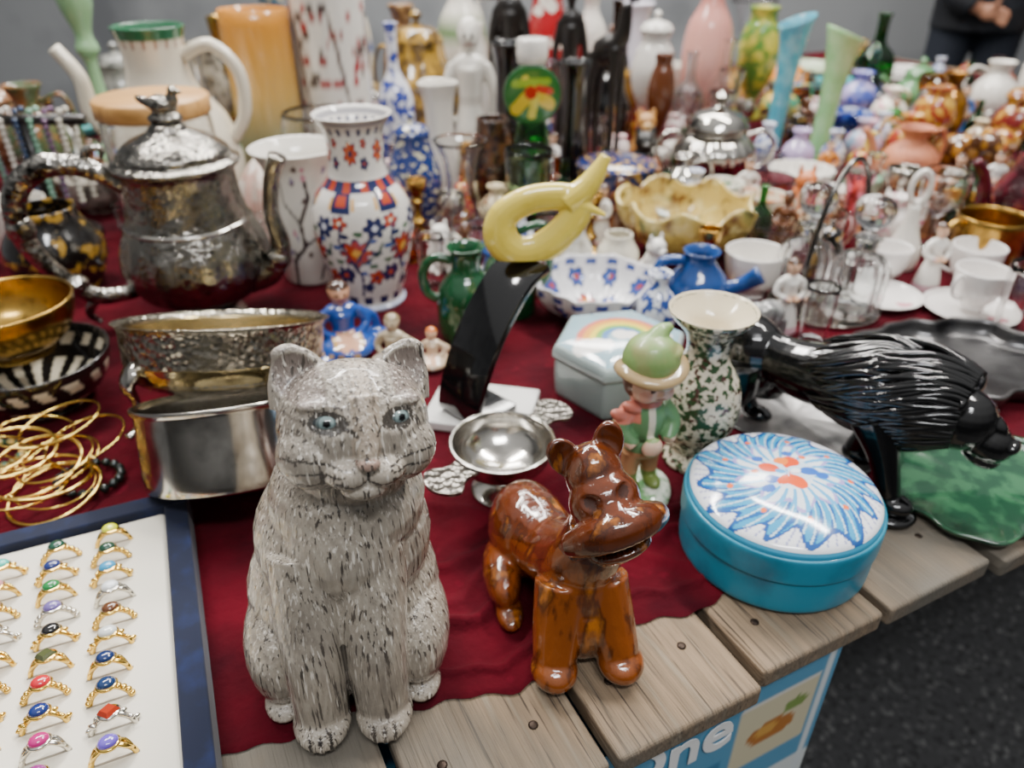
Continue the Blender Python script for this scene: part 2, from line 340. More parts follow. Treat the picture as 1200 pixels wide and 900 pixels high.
thing('brown_animal_figurine','glossy brown glazed crouching animal figurine with broad drooping mouth','figurine',(3.9,35.6,-.05),[o],rot=8)

# ---------------- blue round box
def lidp(c):
    r=np.hypot(c[:,0],c[:,1])/7.2; a=np.arctan2(c[:,1],c[:,0])+.6*r; n=len(c); col=full(n,'dfe2e8')
    pw=.5+.5*np.cos(a*15+1.5*np.sin(a*3)); ed=.78+.18*pw+.04*np.sin(a*5)
    put(col,r<ed,'2b95c4'); put(col,(r<ed)&(np.cos(a*30+2*np.sin(r*9))>.4),'155a9c'); put(col,(r<ed)&(np.cos(a*45+4*r)>.82),'b8d6e6')
    put(col,(r<ed)&(r>ed-.05),'1d4f94'); put(col,(r>ed)&(np.cos(a*60)>.85)&(r<.93),'6b6fb4',.8)
    e2=.5+.07*np.cos(a*9+1); put(col,r<e2,'d5dfe9'); put(col,(r<e2)&(r>e2-.05),'8a6fc0',.8); put(col,(r<e2)&(np.cos(a*22)>.35)&(r>.25),'4fa4d6')
    x=c[:,0]/7.4;y=c[:,1]/7.4
    put(col,np.hypot((x)/.3,(y-.02)/.2)<1,'c0d6ea'); 
    for (u,v,R,cc) in ((-.12,.12,.13,'d9481a'),(.14,.14,.14,'d9481a'),(.02,.2,.1,'e87a2c'),(-.2,-.02,.1,'2f62b8'),(.22,-.02,.1,'2f62b8'),(.0,-.12,.17,'dd5018'),(-.05,.03,.07,'3f9bd8'),(.09,.02,.06,'f0f2f5'),(.3,.2,.06,'e0601f'),(-.3,.12,.06,'e0601f'),(-.3,-.15,.07,'2f62b8'),(.32,-.12,.07,'2f62b8'),(.18,.3,.06,'2f62b8'),(-.15,.3,.07,'2f62b8')):
        put(col,np.hypot(x-u,(y-v)*1.3)<R*(.8+.25*np.cos(5*a)),cc)
    for k in range(9):
        t=k*.7+.3; put(col,np.hypot(x-.62*math.cos(t),y-.62*math.sin(t))<.03,'e2672a')
    put(col,r>.965,'2f8fb4'); return col
TQ=M('turquoise_enamel','288ba8',rough=.4,coat=.15,mix=[('1c6b85','noise',.3,.5,.75)])
bd=lathe('base',[(6.9,0),(7.15,.25),(7.2,1.5),(7.2,3.1)],TQ,seg=96,wall=.3)
rm=lathe('lid',[(7.32,3.15),(7.35,3.3),(7.35,5.0),(7.2,5.3)],TQ,seg=96,wall=0)
ld=lathe('painted_lid_panel',[(7.15,5.2),(7.05,5.6),(6.4,6.15),(4.4,6.8),(2,7.1),(.1,7.2)],PAINT,seg=300,n=24,wall=0,paint=lidp); par(ld,rm)
thing('round_trinket_box','round turquoise box with blue feather-painted domed lid','box',(20.5,43.3),[bd,rm],rot=15)

# ---------------- gnome boy
def gp(c):
    x,y,z=c[:,0],c[:,1],c[:,2]; col=full(len(c),'5f8a5c')
    put(col,z<5.0,'b98a60'); put(col,(z<2.4),'6d7f3a')
    put(col,(z>5.5)&(z<9.6)&(np.abs(x)<.3)&(y<0),'ddd6c0'); put(col,(z>4.9)&(z<6.9)&(np.abs(x)<.8)&(y<-1.7),'8faa6a')
    put(col,(np.hypot(x,y)>1.9)&(z<6.6)&(z>5.4)&(y<-.6),'ecc7ac')
    put(col,(z>9.3)&(z<10.1),'cf7a66'); put(col,(x<-.9)&(z>8.0)&(z<10.1)&(y<.5)&(x>-3.4),'cf7a66')
    h=(z>10.0); put(col,h,'f0cdb2'); put(col,h&((y>.1)|((np.abs(x)>1.7)&(y>-.9))|(z>12.6)|((z>12.2)&(np.sin(x*9)>0))),'6a4228')
    f=h&(y<-.6); xx=x-.25
    for sx in(-1,1):
        put(col,f&(np.hypot((xx-sx*.75)/.22,(z-11.45)/.27)<1),'33221a'); put(col,f&(np.hypot(xx-sx*.72,z-11.53)<.08),'ffffff')
        put(col,f&(np.hypot(xx-sx*1.2,z-10.85)<.5),'e0907a',.45); put(col,f&(dpl(xx,z,[(sx*.45,12.0),(sx*1.1,12.05)])<.07),'7f5a3a')
    put(col,f&(dpl(xx,z,[(-.3,10.45),(0,10.37),(.3,10.45)])<.08),'b8544a'); return col
g=[E(0,0,5.0,1.6,1.4,1.3),E(0,0,7.6,1.75,1.45,2.4),E(0,0,9.4,1.35,1.2,.9),E(-1.4,-.6,9.3,1.1,.5,.5,(0,25,0)),E(-2.5,-.5,8.7,.9,.4,.5,(0,30,0)),E(0,0,11.3,2.1,1.95,1.85),E(-.6,-1.0,10.7,1.0,.85,.75),E(.7,-1.0,10.7,1.0,.85,.75),E(.2,-1.98,11.0,.24,.25,.22),E(0,-1.8,5.9,.9,.6,.9)]
for sx in(-1,1): g+=[tg([(sx*.8,0,4.6),(sx*.85,.1,3),(sx*.9,0,1.6)],[.95,.8,.65]),E(sx*.95,-.6,1.45,.7,1.15,.5),tg([(sx*1.3,0,8.9),(sx*2.2,-.4,7.3),(sx*1.4,-1.6,6.2)],[.8,.8,.55])]
bo=fuse('body',g,.1,PAINTM,it=4,paint=gp)
brm=lathe('brim',[(1.9,12.0),(2.6,12.0),(2.95,12.35),(2.7,12.8),(2.1,13.0)],por('a88f66'),wall=0,seg=40,zf=lambda a,z:.3*math.cos(2*a))
hat=fuse('hat',[lgeo([(2.2,12.4),(2.3,13.0),(2.2,13.8),(1.7,14.7),(.9,15.2),(.1,15.4)],wall=0,seg=28),E(.5,-.1,13.8,2.0,1.9,.8),tg([(.2,0,14.4),(1.0,.3,15.2),(1.9,.4,15.5)],[1.2,.75,.3])],.1,M('hat_satin','7c9a5a',rough=.4,coat=.2,mix=[('978c60','noise',.4,.5,.8)]),it=4); par(brm,hat); hat.rotation_euler=(math.radians(-5),math.radians(-3),0); hat.location=(.007,-.011,0)
bs=lathe('base',[(3.0,0),(3.1,.3),(2.7,.8),(1.8,1.15),(.1,1.25)],spk('6a9a64','dfe3d4',.8),wall=0,rf=lambda a,z:1+.06*math.sin(3*a))
thing('boy_figurine','porcelain boy in green hat and coral scarf','figurine',(10.8,49.8),[bo,hat,bs],rot=16)

# ---------------- speckled vase
SPV=M('speckled_green_glaze','d8ceb6',rough=.18,coat=.5,mix=[('2f4a2c','noise',1.6,.49,.53),('4a2c28','noise',2.1,.58,.62)])
vb=lathe('vase',[(2.5,0),(2.6,.5),(2.0,1.3),(2.1,2),(3.2,4.2),(3.5,6.3),(3.1,8.6),(2.0,10.6),(1.75,11.8),(2.1,13.2),(3.3,14.6),(3.6,15.1)],SPV,n=5,seg=56)
lin=lathe('rim_glaze',[(1.5,12.4),(2.0,13.6),(3.15,14.75),(3.62,15.25)],por('d6c9aa'),seg=56,wall=.12,ib=12.0)
thing('speckled_vase','cream and dark green speckled ceramic vase, flared rim','vase',(16.4,54.3),[vb,lin])

# ---------------- black lion
lg=[E(0,7.8,8.4,3.0,3.6,3.2),E(0,7.4,6.4,2.6,2.9,2.8),tg([(0,8.6,9.0),(0,4,8.5),(0,-2,9.0)],[2.4,2.1,2.9],seg=20),E(0,1.5,7.6,2.0,5,2.2),E(0,-4.5,9.0,3.3,4.2,3.9),E(.7,-7.4,8.9,3.2,2.8,3.5),E(1.4,-10.0,8.3,2.6,2.7,2.6),E(1.8,-12.2,7.1,1.9,2.1,1.6,(20,0,0)),E(1.8,-12.1,5.8,1.5,1.7,.85,(20,0,0)),E(1.9,-14.1,7.2,.95,.45,.55),E(1.7,-11.7,8.8,1.0,1.8,.8,(20,0,0))]
lg+=[E(.4,-11.5,9.2,.65,.5,.45),E(3.0,-11.5,9.2,.65,.5,.45),E(-.9,-10.2,10.6,.8,.4,.8),E(3.8,-10.2,10.4,.8,.4,.8)]
for sx,yo in((-1,-7.8),(1,-3.0)):
    lg+=[tg([(sx*1.9,-4.8,7.5),(sx*2.2,(yo-5.2)/2,4.5),(sx*2.4,yo,1.2)],[2.0,1.25,.95],seg=14),E(sx*2.4,yo-.5,.8,1.3,1.6,.85)]
for sx,yo in((-1,1.2),(1,-.6)):
    lg+=[tg([(sx*1.7,7.6,7.2),(sx*2.0,6.0+yo,4.6),(sx*2.1,8.6+yo,2.8),(sx*2.1,7.8+yo,.9)],[2.5,1.6,.95,.85],seg=14),E(sx*2.1,7.1+yo,.7,1.15,1.6,.75)]
lg.append(tg([(0,10.8,9.6),(0,12.4,8.2),(.3,13,5.2),(.6,13.8,3.2)],[.8,.5,.4,.8],seg=12))
LBM=M('black_glazed_ceramic','0a0a0b',rough=.14,coat=.5)
lb=fuse('body',lg,.1,LBM,it=5,floor=0)
# combed mane: strands leave the face ring and sweep back and down over the neck and shoulders
st_=[]; rm_=random.Random(9)
Ry=lambda y:float(np.interp(y,[-11,-9.5,-7,-4,-1,2,4],[2.7,3.0,3.5,3.6,3.1,2.5,2.2])); Cz=lambda y:float(np.interp(y,[-10,-4,3],[8.8,9.1,8.6])); Cx=lambda y:float(np.interp(y,[-10,-5,3],[1.35,.3,0]))
for layer,(ys,ye,nn_,dr) in enumerate(((-6.0,2.2,27,.0),(-10.4,-2.6,30,.28))):
    for sd_ in(-1,1):
        for i in range(nn_):
            ph0=2+118*i/(nn_-1)+rm_.uniform(-1.2,1.2); L_=(ye-ys)*(1-.25*i/nn_)*rm_.uniform(.85,1.08); P_=[]; fq=rm_.uniform(0,6)
            for q in range(8):
                t=q/7; yy=ys+L_*t; ph=math.radians(ph0+ (34*t**1.3) + 3.5*math.sin(t*5.5+fq)); r=Ry(yy)+dr+.22*math.sin(pi*min(1,t*1.3))-(.3 if q==7 else 0)
                P_.append((Cx(yy)+sd_*r*math.sin(ph),yy,Cz(yy)+r*1.12*math.cos(ph)))
            st_.append(tg(P_,[.2,.3,.33,.32,.3,.26,.2,.06],seg=8,n=4))
mane=mk('mane',J(st_),LBM)
pad_=mk('foot_base',lgeo([(2.0,0),(2.1,.2),(1.8,.5)],wall=0,seg=28,n=2,off=(-2.4,-8.2,-.3)),LBM)
le=[mk('eye',E(x,-12.0,9.1,.25,.22,.22),M('dark_eye','2a2622',rough=.08,coat=1)) for x in(.5,2.9)]
thing('lion_figurine','glossy black ceramic lion walking with lowered head, combed mane','figurine',(27.2,54.3,.35),[lb,mane,pad_]+le,rot=46)
# leaf dishes
def leafgeo(a,b,h,seed,seg=90,zt=.5):
    return lgeo([(.2,0),(.6,0),(.93,.25*h),(1,h)],seg=seg,n=3,wall=.05,ib=.16,rf=lambda t,z:math.sqrt((a*math.cos(t))**2+(b*math.sin(t))**2)*(1+.05*math.sin(7*t+seed)+.03*math.sin(13*t)))
def dish(name,label,cat,x,y,a,b,h,mat,rot,seed=0,tilt=(0,0),z=0):
    o=mk(name,leafgeo(a,b,h,seed),mat); return thing(name,label,cat,(x,y,z),[o],rot=rot,tilt=tilt)
PEW=M('dark_pewter','6d6c6c',rough=.28,metal=.9,mix=[('333335','noise',.15,.45,.7)])
dish('leaf_dish','dark green glazed leaf dish on table edge','dish',41.5,50,9.5,6.5,.9,spk('153c28','2c5a3c',.5),20)
dish('pewter_tray','dark pewter oval tray beside black lion','tray',49,70,11.5,8,2.2,PEW,10,2)
dish('metal_leaf_tray','gray metal leaf tray under black lion','tray',28,61,9.5,6.2,.3,M('gray_tray','7b7a79',rough=.3,metal=.8,mix=[('3a3a3b','noise',.3,.45,.7)]),-50,4)

# ---------------- quaich
cupb=lathe('bowl',[(2.6,0),(2.7,.25),(1.5,.8),(1.2,1.3),(2.4,2.2),(3.9,3.6),(4.3,5.1),(4.45,5.2)],SILV,n=5,wall=.18,ib=2.3,seg=64)
hnd=[]
for sg in(-1,1):
    vv=[];w=[(3.9,1.3),(4.8,1.1),(5.6,1.2),(6.6,1.9),(7.4,1.6),(7.9,.9),(8.1,.3)]
    pts=cr(w,4); n=len(pts)
    for x,q in pts: vv+=[(sg*x,-q,4.7),(sg*x,q,4.7),(sg*x,-q,5.0),(sg*x,q,5.0)]
    ff=[]
    for i in range(n-1): a=4*i; b=a+4; ff+=[(a,b,b+1,a+1),(a+2,a+3,b+3,b+2),(a,a+2,b+2,b),(a+1,b+1,b+3,a+3)]
    ff+=[(0,1,3,2),(4*n-4,4*n-2,4*n-1,4*n-3)]
    hnd.append(bev(mk('handle',(vv,ff),M('lug_silver','85817a',rough=.3,metal=1,mix=[('2c2926','voro',1.6,.3,.1)],bump=('voro',1.6,1,.3)),False),.06))
thing('two_handled_cup','small silver two-handled footed cup with flat lugs','cup',(-.8,50),[cupb]+hnd,rot=48)

# ---------------- marble slab + black curved stand + yellow bird
sl=bev(mk('slab',box(-5.2,5.2,-4,4,0,1.0),M('white_marble','d2d0cc',rough=.3,mix=[('9a9998','noise',.15,.52,.7)]),False),.2)
thing('marble_slab','white marble slab beneath black curved stand','slab',(-3.0,61.8),[sl],rot=-12)
def ribbon(pts,w,th,n=8):
    P=cr(pts,n); v=[];f=[]
    for i,p in enumerate(P):
        a=P[max(i-1,0)];b=P[min(i+1,len(P)-1)]; dx,dz=b[0]-a[0],b[1]-a[1]; L=math.hypot(dx,dz) or 1; nx_,nz_=-dz/L*th/2,dx/L*th/2
        v+=[(p[0]+nx_,-w/2,p[1]+nz_),(p[0]+nx_,w/2,p[1]+nz_),(p[0]-nx_,w/2,p[1]-nz_),(p[0]-nx_,-w/2,p[1]-nz_)]
    for i in range(len(P)-1):
        for k in range(4): f.append((4*i+k,4*i+(k+1)%4,4*i+4+(k+1)%4,4*i+4+k))
    f+=[(3,2,1,0),(4*len(P)-4,4*len(P)-3,4*len(P)-2,4*len(P)-1)]
    return v,f
st=bev(mk('stand',ribbon([(3.0,.3),(.5,.3),(-1.4,.3),(-2.0,.8),(-1.6,3),(0,6.6),(2.4,10),(5.0,12.5),(7.4,13.6)],5.4,.7),BLACK),.12)
thing('display_stand','glossy black curved acrylic display stand on marble slab','stand',(-3.6,60.5,1.05),[st],rot=46)
yb=[tg([(-2.6,0,.7),(-4.0,0,2.0),(-3.7,0,4.1),(-1.2,0,5.5),(2.0,0,5.6),(3.1,0,4.4),(1.6,0,2.3),(-.6,0,.8)],[1.05,1.1,.95,.85,.85,.95,1.0,1.05],closed=True,seg=16,flat=1.5),
    tg([(2.0,0,5.0),(3.6,0,6.2),(4.7,0,7.6),(5.6,0,9.2)],[1.15,1.0,.75,.42],seg=14,flat=1.2),tg([(1.8,-.3,5.4),(3.6,-.4,4.8),(5.6,-.6,4.0)],[.7,.55,.2],seg=12),tg([(-2.2,0,.6),(-.4,0,.3),(1.6,0,1.0)],[.6,.65,.45]),E(2.8,0,5.0,1.1,1.0,1.0)]
o=fuse('y',yb,.11,M('pale_yellow_glaze','ead258',rough=.1,coat=.8,mix=[('d2b83e','noise',.4,.5,.8)]),it=3,floor=0)
thing('bird_sculpture','pale yellow ceramic abstract bird with looped body','sculpture',(3.0,65.5,15.0),[o],rot=5,tilt=(-8,0))

# ---------------- generic vessel
PR={'vase':[(.5,0),(.52,.03),(.8,.2),(1,.45),(.85,.66),(.45,.8),(.4,.88),(.6,1)],
'slim':[(.6,0),(.65,.05),(.8,.3),(.7,.6),(.75,.85),(1,1)],
'bottle':[(.95,0),(1,.05),(1,.45),(.75,.58),(.32,.7),(.3,.94),(.4,1)],
'tumbler':[(.75,0),(.8,.05),(.9,.5),(1,1)],
'goblet':[(.8,0),(.75,.03),(.15,.1),(.12,.4),(.3,.48),(.85,.62),(1,.8),(.92,1)],
'bowl':[(.45,0),(.48,.08),(.7,.25),(.92,.6),(1,1)],
'jar':[(.7,0),(.78,.05),(1,.35),(.98,.6),(.7,.85),(.65,1)],
'cyl':[(.95,0),(1,.04),(1,.5),(1,1)],
'candle':[(1,0),(.9,.06),(.4,.12),(.3,.2),(.5,.28),(.28,.36),(.22,.55),(.42,.62),(.3,.7),(.6,.85),(.7,1)],
'decanter':[(.8,0),(1,.12),(1,.28),(.6,.45),(.45,.6),(.55,.85),(.8,1)],
'cup':[(.5,0),(.5,.1),(.8,.35),(.95,.7),(1,1)],
'urn':[(.6,0),(.55,.06),(.25,.14),(.3,.2),(.8,.4),(1,.62),(.8,.82),(.6,.9),(.7,1)],
'dome':[(.9,0),(1,.1),(.95,.4),(.75,.7),(.4,.9),(.1,1)],
'trumpet':[(.6,0),(.55,.1),(.5,.3),(.55,.6),(.75,.85),(1,1)]}
def V(name,label,cat,x,y,R,H,kind,mat,wall=.22,handle=(),spout=None,lid=None,rot=0,tilt=(0,0),z=0,rf=None,zf=None,paint=None,seg=36,n=4,ib=None,group=None,extra=(),hr=.35,lidmat=None):
    OCC.append((x,y,R*(1.15 if handle else 1)))
    prof=[(r*R,q*H) for r,q in PR[kind]]
    if kind in('goblet',): ib=H*.5
    if kind=='urn': ib=H*.22
    if kind=='dome': wall=0
    parts=[lathe('body',prof,mat,seg=seg,n=n,wall=wall,rf=rf,zf=zf,paint=paint,ib=ib)]
    rz=lambda q:float(np.interp(q*H,[p[1] for p in prof],[p[0] for p in prof]))
    for a in handle:
        ca,sa=math.cos(math.radians(a)),math.sin(math.radians(a)); pts=[]
        for rr_,q in ((rz(.85)-.1,.85),(max(rz(.85),rz(.5))+.25*R,.92),(max(rz(.5),R*.8)+.55*R,.7),(max(rz(.4),R*.8)+.4*R,.4),(rz(.25)-.1,.25)): pts.append((rr_*ca,rr_*sa,q*H))
        parts.append(tube('handle',pts,hr,mat if not paint else WHT2))
    if spout is not None:
        ca,sa=math.cos(math.radians(spout)),math.sin(math.radians(spout)); pts=[(r_*ca,r_*sa,q*H) for r_,q in ((rz(.35)-.3,.35),(R*1.25,.45),(R*1.4,.75),(R*1.75,.95))]
        parts.append(tube('spout',pts,[R*.25,R*.2,R*.14,R*.12],mat if not paint else WHT2))
    if lid:
        lr=prof[-1][0]; parts.append(lathe('lid',[(lr*1.03,H+.02),(lr*1.05,H+.15),(lr*.8,H+lr*.4),(lr*.25,H+lr*.6),(lr*.12,H+lr*.75),(lr*.25,H+lr*.95),(.03,H+lr*1.15)],lidmat or mat,wall=0,seg=seg,paint=paint if (paint and not lidmat) else None))
    parts+=list(extra)
    return thing(name,label,cat,(x,y,z),parts,rot=rot,tilt=tilt,group=group)

# Imari vase
def imari(c):
    a=np.arctan2(c[:,1],c[:,0]); z=c[:,2]; u=a*5.5; col=full(len(c),'e0dcd6'); B='1f2856'; R_='b84424'
    put(col,(z>1.0)&(z<2.2)&(np.cos(a*14)>-.2),B); put(col,(z<.8),'b9c0d6')
    put(col,(z>15.2)&(z<16.4),B); put(col,(z>15.2)&(z<16.4)&(np.cos(a*12)>.3),R_); put(col,(z>22.5)&(z<23.1),B,.5); put(col,(z>21.5)&(z<22.3)&(np.cos(a*20)>.2),B,.9)
    put(col,(z>13.2)&(z<15.2)&(np.cos(a*6+.5)>.25),B); put(col,(z>13.9)&(z<15)&(np.cos(a*6+.5)>.75),R_); put(col,(z>13.5)&(z<14.8)&(np.abs(np.cos(a*6+.5))<.2),'d8a860')
    for k in range(6):
        cu=-pi*5.5+k*5.76+1.0
        for t in range(9):
            q=t*.7; put(col,np.hypot((u-cu-2.3*math.cos(q))*1.0,(z-8.3-2.7*math.sin(q))*1.6)<.55,[B,'3f5a9a','4a6a52'][t%3])
        fl(col,u,z,[(cu,8.5,2.0,8,R_,'e8b04a'),(cu+2.2,11.5,1.35,6,B,'d8dbe8'),(cu-1.6,12.1,1.0,5,R_,'f0e6d0'),(cu-1.8,5.4,1.3,6,B,'c9542f'),(cu+2.1,5.0,1.15,5,R_,B),(cu,19.5,1.5,7,R_,B),(cu+2.5,18.3,.9,5,B,R_),(cu+2.6,20.6,.7,5,R_,B),(cu+1,3.6,.8,5,B,B)])
        put(col,dpl(u,z,[(cu,2.5),(cu+.3,5),(cu-.3,7),(cu+1.2,9.5),(cu+1.8,11)])<.16,B); put(col,dpl(u,z,[(cu-.2,6),(cu-1.8,10),(cu-1.4,12)])<.14,B)
        put(col,dpl(u,z,[(cu+.5,7),(cu+2.4,8.2),(cu+2.9,9.6)])<.14,'3b5a48')
    return col
o=lathe('vase',[(4.4,0),(4.5,.4),(4.2,1.2),(5.1,4.5),(6.0,9),(6.1,11.5),(5.4,14),(3.9,15.8),(3.4,17),(3.3,19.5),(3.5,21.5),(4.2,22.8),(4.6,23.3)],PAINT,n=16,seg=260,wall=.35,paint=imari)
thing('floral_vase','white porcelain vase with blue and rust flowers','vase',(-18.4,88.5),[o],rot=20,occ=6.2)
# branch pot
def brp(c):
    a=np.arctan2(c[:,1],c[:,0])+pi/2; a=(a+pi)%(2*pi)-pi; z=c[:,2]; u=a*5.6; col=full(len(c),'deDAd0'); D='3d3232'
    for q,w in (([(-2,0),(-1,4),(1,6),(.5,9),(2.5,12),(2,15)],.28),([(1,6),(4,7.5),(5,10)],.2),([(-.8,5),(-4,7),(-4.5,10),(-6,12)],.2),([(.5,9),(-2,11.5),(-2,14)],.16),([(3,1),(4,4),(7,6),(8,10)],.22)): put(col,dpl(u,z,q)<w,D)
    for k in range(26):
        cu=rng.uniform(-8,8);cz=rng.uniform(4,16); put(col,np.hypot(u-cu,z-cz)<rng.uniform(.25,.5),['c98a9a','8d7f9d','5b4a44'][k%3])
    return col
V('branch_pot','white ceramic pot painted with dark blossom branches','pot',-27.6,96,5.9,17.6,'slim',PAINT,paint=brp,seg=160,n=14,wall=.45)

# ---------------- silver teapot
lob=lambda a,z:1+.04*abs(math.cos(6*a))*max(0,min(1,(z-.1)/.1))*max(0,min(1,(.72-z)/.2))
bd=lathe('body',[(4.2,0),(4.3,.5),(3.4,1.4),(4.2,2.4),(7.0,4.4),(8.1,7),(7.9,9.6),(6.9,12.5),(6.3,15),(6.1,17.8),(6.6,18.8)],TEA,n=6,seg=120,wall=.2,rf=lob)
ld=lathe('lid',[(6.8,18.8),(6.9,19.3),(6.1,19.7),(5.9,20.4),(4.6,21.5),(3.0,22.2),(2.2,22.6),(1.6,23.3),(.1,23.5)],TEA,wall=0,seg=56)
fi=fuse('finial',[E(0,0,23.8,1.9,1.5,.8),E(.1,0,24.9,1.5,.9,.9),E(1.2,0,25.7,.7,.55,.8),E(1.5,0,26.6,.6,.5,.55),E(2.1,0,26.5,.45,.22,.2),E(-1.6,0,25.4,1.4,.5,.5,(0,25,0)),E(-.2,.8,25.4,1.3,.35,.8,(20,15,0)),E(-.2,-.8,25.4,1.3,.35,.8,(-20,15,0))],.11,TEA,it=1); par(fi,ld)
rings=lathe('band',[(6.95,12.2),(7.15,12.5),(6.9,12.8)],SILV,wall=0,n=2,seg=60)
ha_=J([tg([(-5.8,0,16.6),(-7.8,0,18.4),(-10.8,0,19.6),(-14.2,0,19.2),(-17.0,0,16.4),(-17.4,0,11.8),(-15.4,0,7.4),(-12,0,4.2),(-7.2,0,4.4)],[.9,1.05,1.2,1.3,1.25,1.15,1.05,1.0,.85],seg=16),tg([(-9.4,0,19.2),(-8.6,0,21.0),(-7.2,0,21.0),(-7.4,0,19.9)],[.5,.45,.35,.2]),tg([(-15.4,0,7.4),(-17.2,0,5.6),(-16.4,0,3.8),(-15,0,4.4)],[.65,.55,.4,.2]),tg([(-12,0,4.2),(-13.4,0,2.2),(-12.4,0,.8)],[.7,.5,.3]),E(-13,0,19.7,1.6,1.35,1.35),E(-17.4,0,13,1.5,1.4,1.9),E(-13.8,0,5.8,1.4,1.3,1.3)])
hn=mk('handle',xf(ha_,(0,0,0),(0,0,20)),M('handle_silver','aaa69e',rough=.22,metal=1,bump=('voro',1.5,.8,.2),mix=[('3a3733','noise',.6,.46,.66)]))
sp=mk('spout',J([tg([(6.0,0,5.5),(8.7,0,6.4),(10.4,0,9.5),(10.0,0,13.5),(10.6,0,17.2),(11.8,0,20)],[2.1,1.6,1.15,.95,.9,1.0],seg=18),E(9.9,0,8.0,1.5,1.5,1.5)]),TEA)
thing('silver_teapot','ornate tarnished silver teapot with scroll handle and figural lid','teapot',(-37.6,83.5),[bd,rings,ld,hn,sp],rot=-4,occ=11)
# ornate footed bowl
bd=lathe('bowl',[(4.0,.9),(6.2,1.0),(8.2,1.9),(8.9,3.4),(9.1,4.9),(9.3,6.8),(9.8,7.3)],ORN,n=5,seg=80,wall=.25)
ba2=lathe('smooth_band',[(8.25,1.9),(8.8,2.8),(9.0,3.6),(9.04,3.7)],M('band_silver','c9b98e',rough=.13,metal=1,mix=[('6a5836','noise',.25,.5,.75)]),n=4,seg=64,wall=.05,ib=2.1)  # golden tone of the band is a warm reflection put into the colour
pl=lathe('gilt_interior',[(3.5,1.3),(6.0,1.4),(7.9,2.3),(8.6,3.6),(8.8,5.2),(8.95,6.8)],M('gilt_wash','b9a679',rough=.25,metal=1),n=4,seg=64,wall=.05,ib=1.36); pts_=[bd,ba2,pl]
for k in range(4):
    a=math.radians(45+90*k+6); c_,s_=math.cos(a),math.sin(a); e_=-2.4 if s_<0 else -.9
    pts_.append(tube('foot',[(r*c_,r*s_,z) for r,z in ((8.6,4.4),(9.1,3.3),(9.5,2.0),(8.9,.6),(8.9,e_*.6),(9.9,e_))],[.3,1.2,.95,.6,.45,.6],SILV,flat=.55))
thing('footed_bowl','ornate embossed silver bowl on scroll feet','bowl',(-27.6,61.0,2.8),pts_,rot=0,tilt=(-21,0),occ=10)
o=lathe('dish',[(6.3,0),(6.8,.2),(7.0,.8),(7.0,6.2),(7.25,6.5),(7.25,6.8)],SILV,n=4,seg=80,wall=.2)
thing('silver_dish','plain silver cylindrical dish tilted against embossed bowl','dish',(-23.2,48.9,2.3),[o],rot=8,tilt=(-24,-2))
# left bowls
def zeb(c):
    a=np.arctan2(c[:,1],c[:,0]); col=full(len(c),'1a1715'); put(col,(np.sin(a*17+c[:,2]*1.3+.6*np.sin(a*5))>.05)&(c[:,2]>.5)&(c[:,2]<4.6)&(np.sin(c[:,2]*1.6+.4)>-.6),'dcd2ba'); return col
V('striped_bowl','black bowl with cream dashed stripes','bowl',-47.5,63.8,7.0,5.6,'cup',PAINT,paint=zeb,seg=180,n=12)
V('brass_bowl','aged brass bowl stacked on black striped bowl','bowl',-49.3,65,6.2,5.6,'cup',BRASS,z=5.2,seg=48)
V('lacquer_bowl','black and gold lacquered bowl with rounded sides','bowl',-60,92,6,11,'jar',spk('14110f','a8832f',.6,.55,.62),seg=48)
V('marbled_cup','white cup with dark flecks beside silver teapot','cup',-70,101,4.5,9,'cup',spk('d9d4ca','4c453f',.8,.55,.65))
# bangles
bm=[]
for r,th in((3.4,.12),(3.7,.17),(3.1,.1)):
    bm.append(mk('bangle',tg([(r*math.cos(t*pi/8),r*math.sin(t*pi/8),0) for t in range(16)],th,closed=True,n=4,seg=8),GOLD)); 
rb=random.Random(5)
for k in range(13):
    src=bm[k%3]; o=src.copy(); LK(o)
    o.name='bangle'; o.location=((-42.5+rb.uniform(-3,4))*S,(52.2+rb.uniform(-3.5,3))*S,(.25+.32*k)*S); o.rotation_euler=(math.radians(rb.uniform(-9,9)),math.radians(rb.uniform(-9,9)),rb.uniform(0,6))
    o['label']='thin gold-coloured bangle in a loose pile'; o['category']='bangle'; o['group']='pile of bangles'
for s in bm: bpy.data.objects.remove(s)
DB=M('dark_bead','16201c',rough=.15,coat=.5)
for i,(x,y) in enumerate(((-47.5,54),(-37,50.8))):
    g=[];
    for k in range(18): a=2*pi*k/18; g.append(E(2.6*math.cos(a),2.2*math.sin(a),.42,.42,.42,.42,su=10,sv=7))
    o=mk('bead_bracelet',J(g),DB if i else spk('2e5a44','c9a24a',1)); thing('bead_bracelet','dark green bead bracelet beside gold bangles','bracelet',(x,y,.05+(0 if not i else .1)),[o])

# ---------------- ring tray
tx0,ty0,trot=-33.6,28.3,24
NV=M('navy_velvet','07112a',rough=.95,sheen=.12,mix=[('0f1f48','noise',.5,.5,.8)])
fr=[]
hw,hh,wt=12.2,12.6,1.7
for (x0,x1,y0,y1) in((-hw-wt,hw+wt,hh,hh+wt),(-hw-wt,hw+wt,-hh-wt,-hh),(hw,hw+wt,-hh,hh),(-hw-wt,-hw,-hh,hh)): fr.append(box(x0,x1,y0,y1,.1,2.7))
fr.append(box(-hw-wt,hw+wt,-hh-wt,hh+wt,.05,.4))
frm=bev(mk('velvet_frame',J(fr),NV,False),.5,4)
pad=bev(mk('foam_pad',box(-hw+.05,hw-.05,-hh+.05,hh-.05,.45,2.1),M('cream_foam','dad5c7',rough=.9,bump=('noise',3,.3,.05)),False),.35,3)
a_=math.radians(trot); ca,sa=math.cos(a_),math.sin(a_)
slits=[]; RC=[]
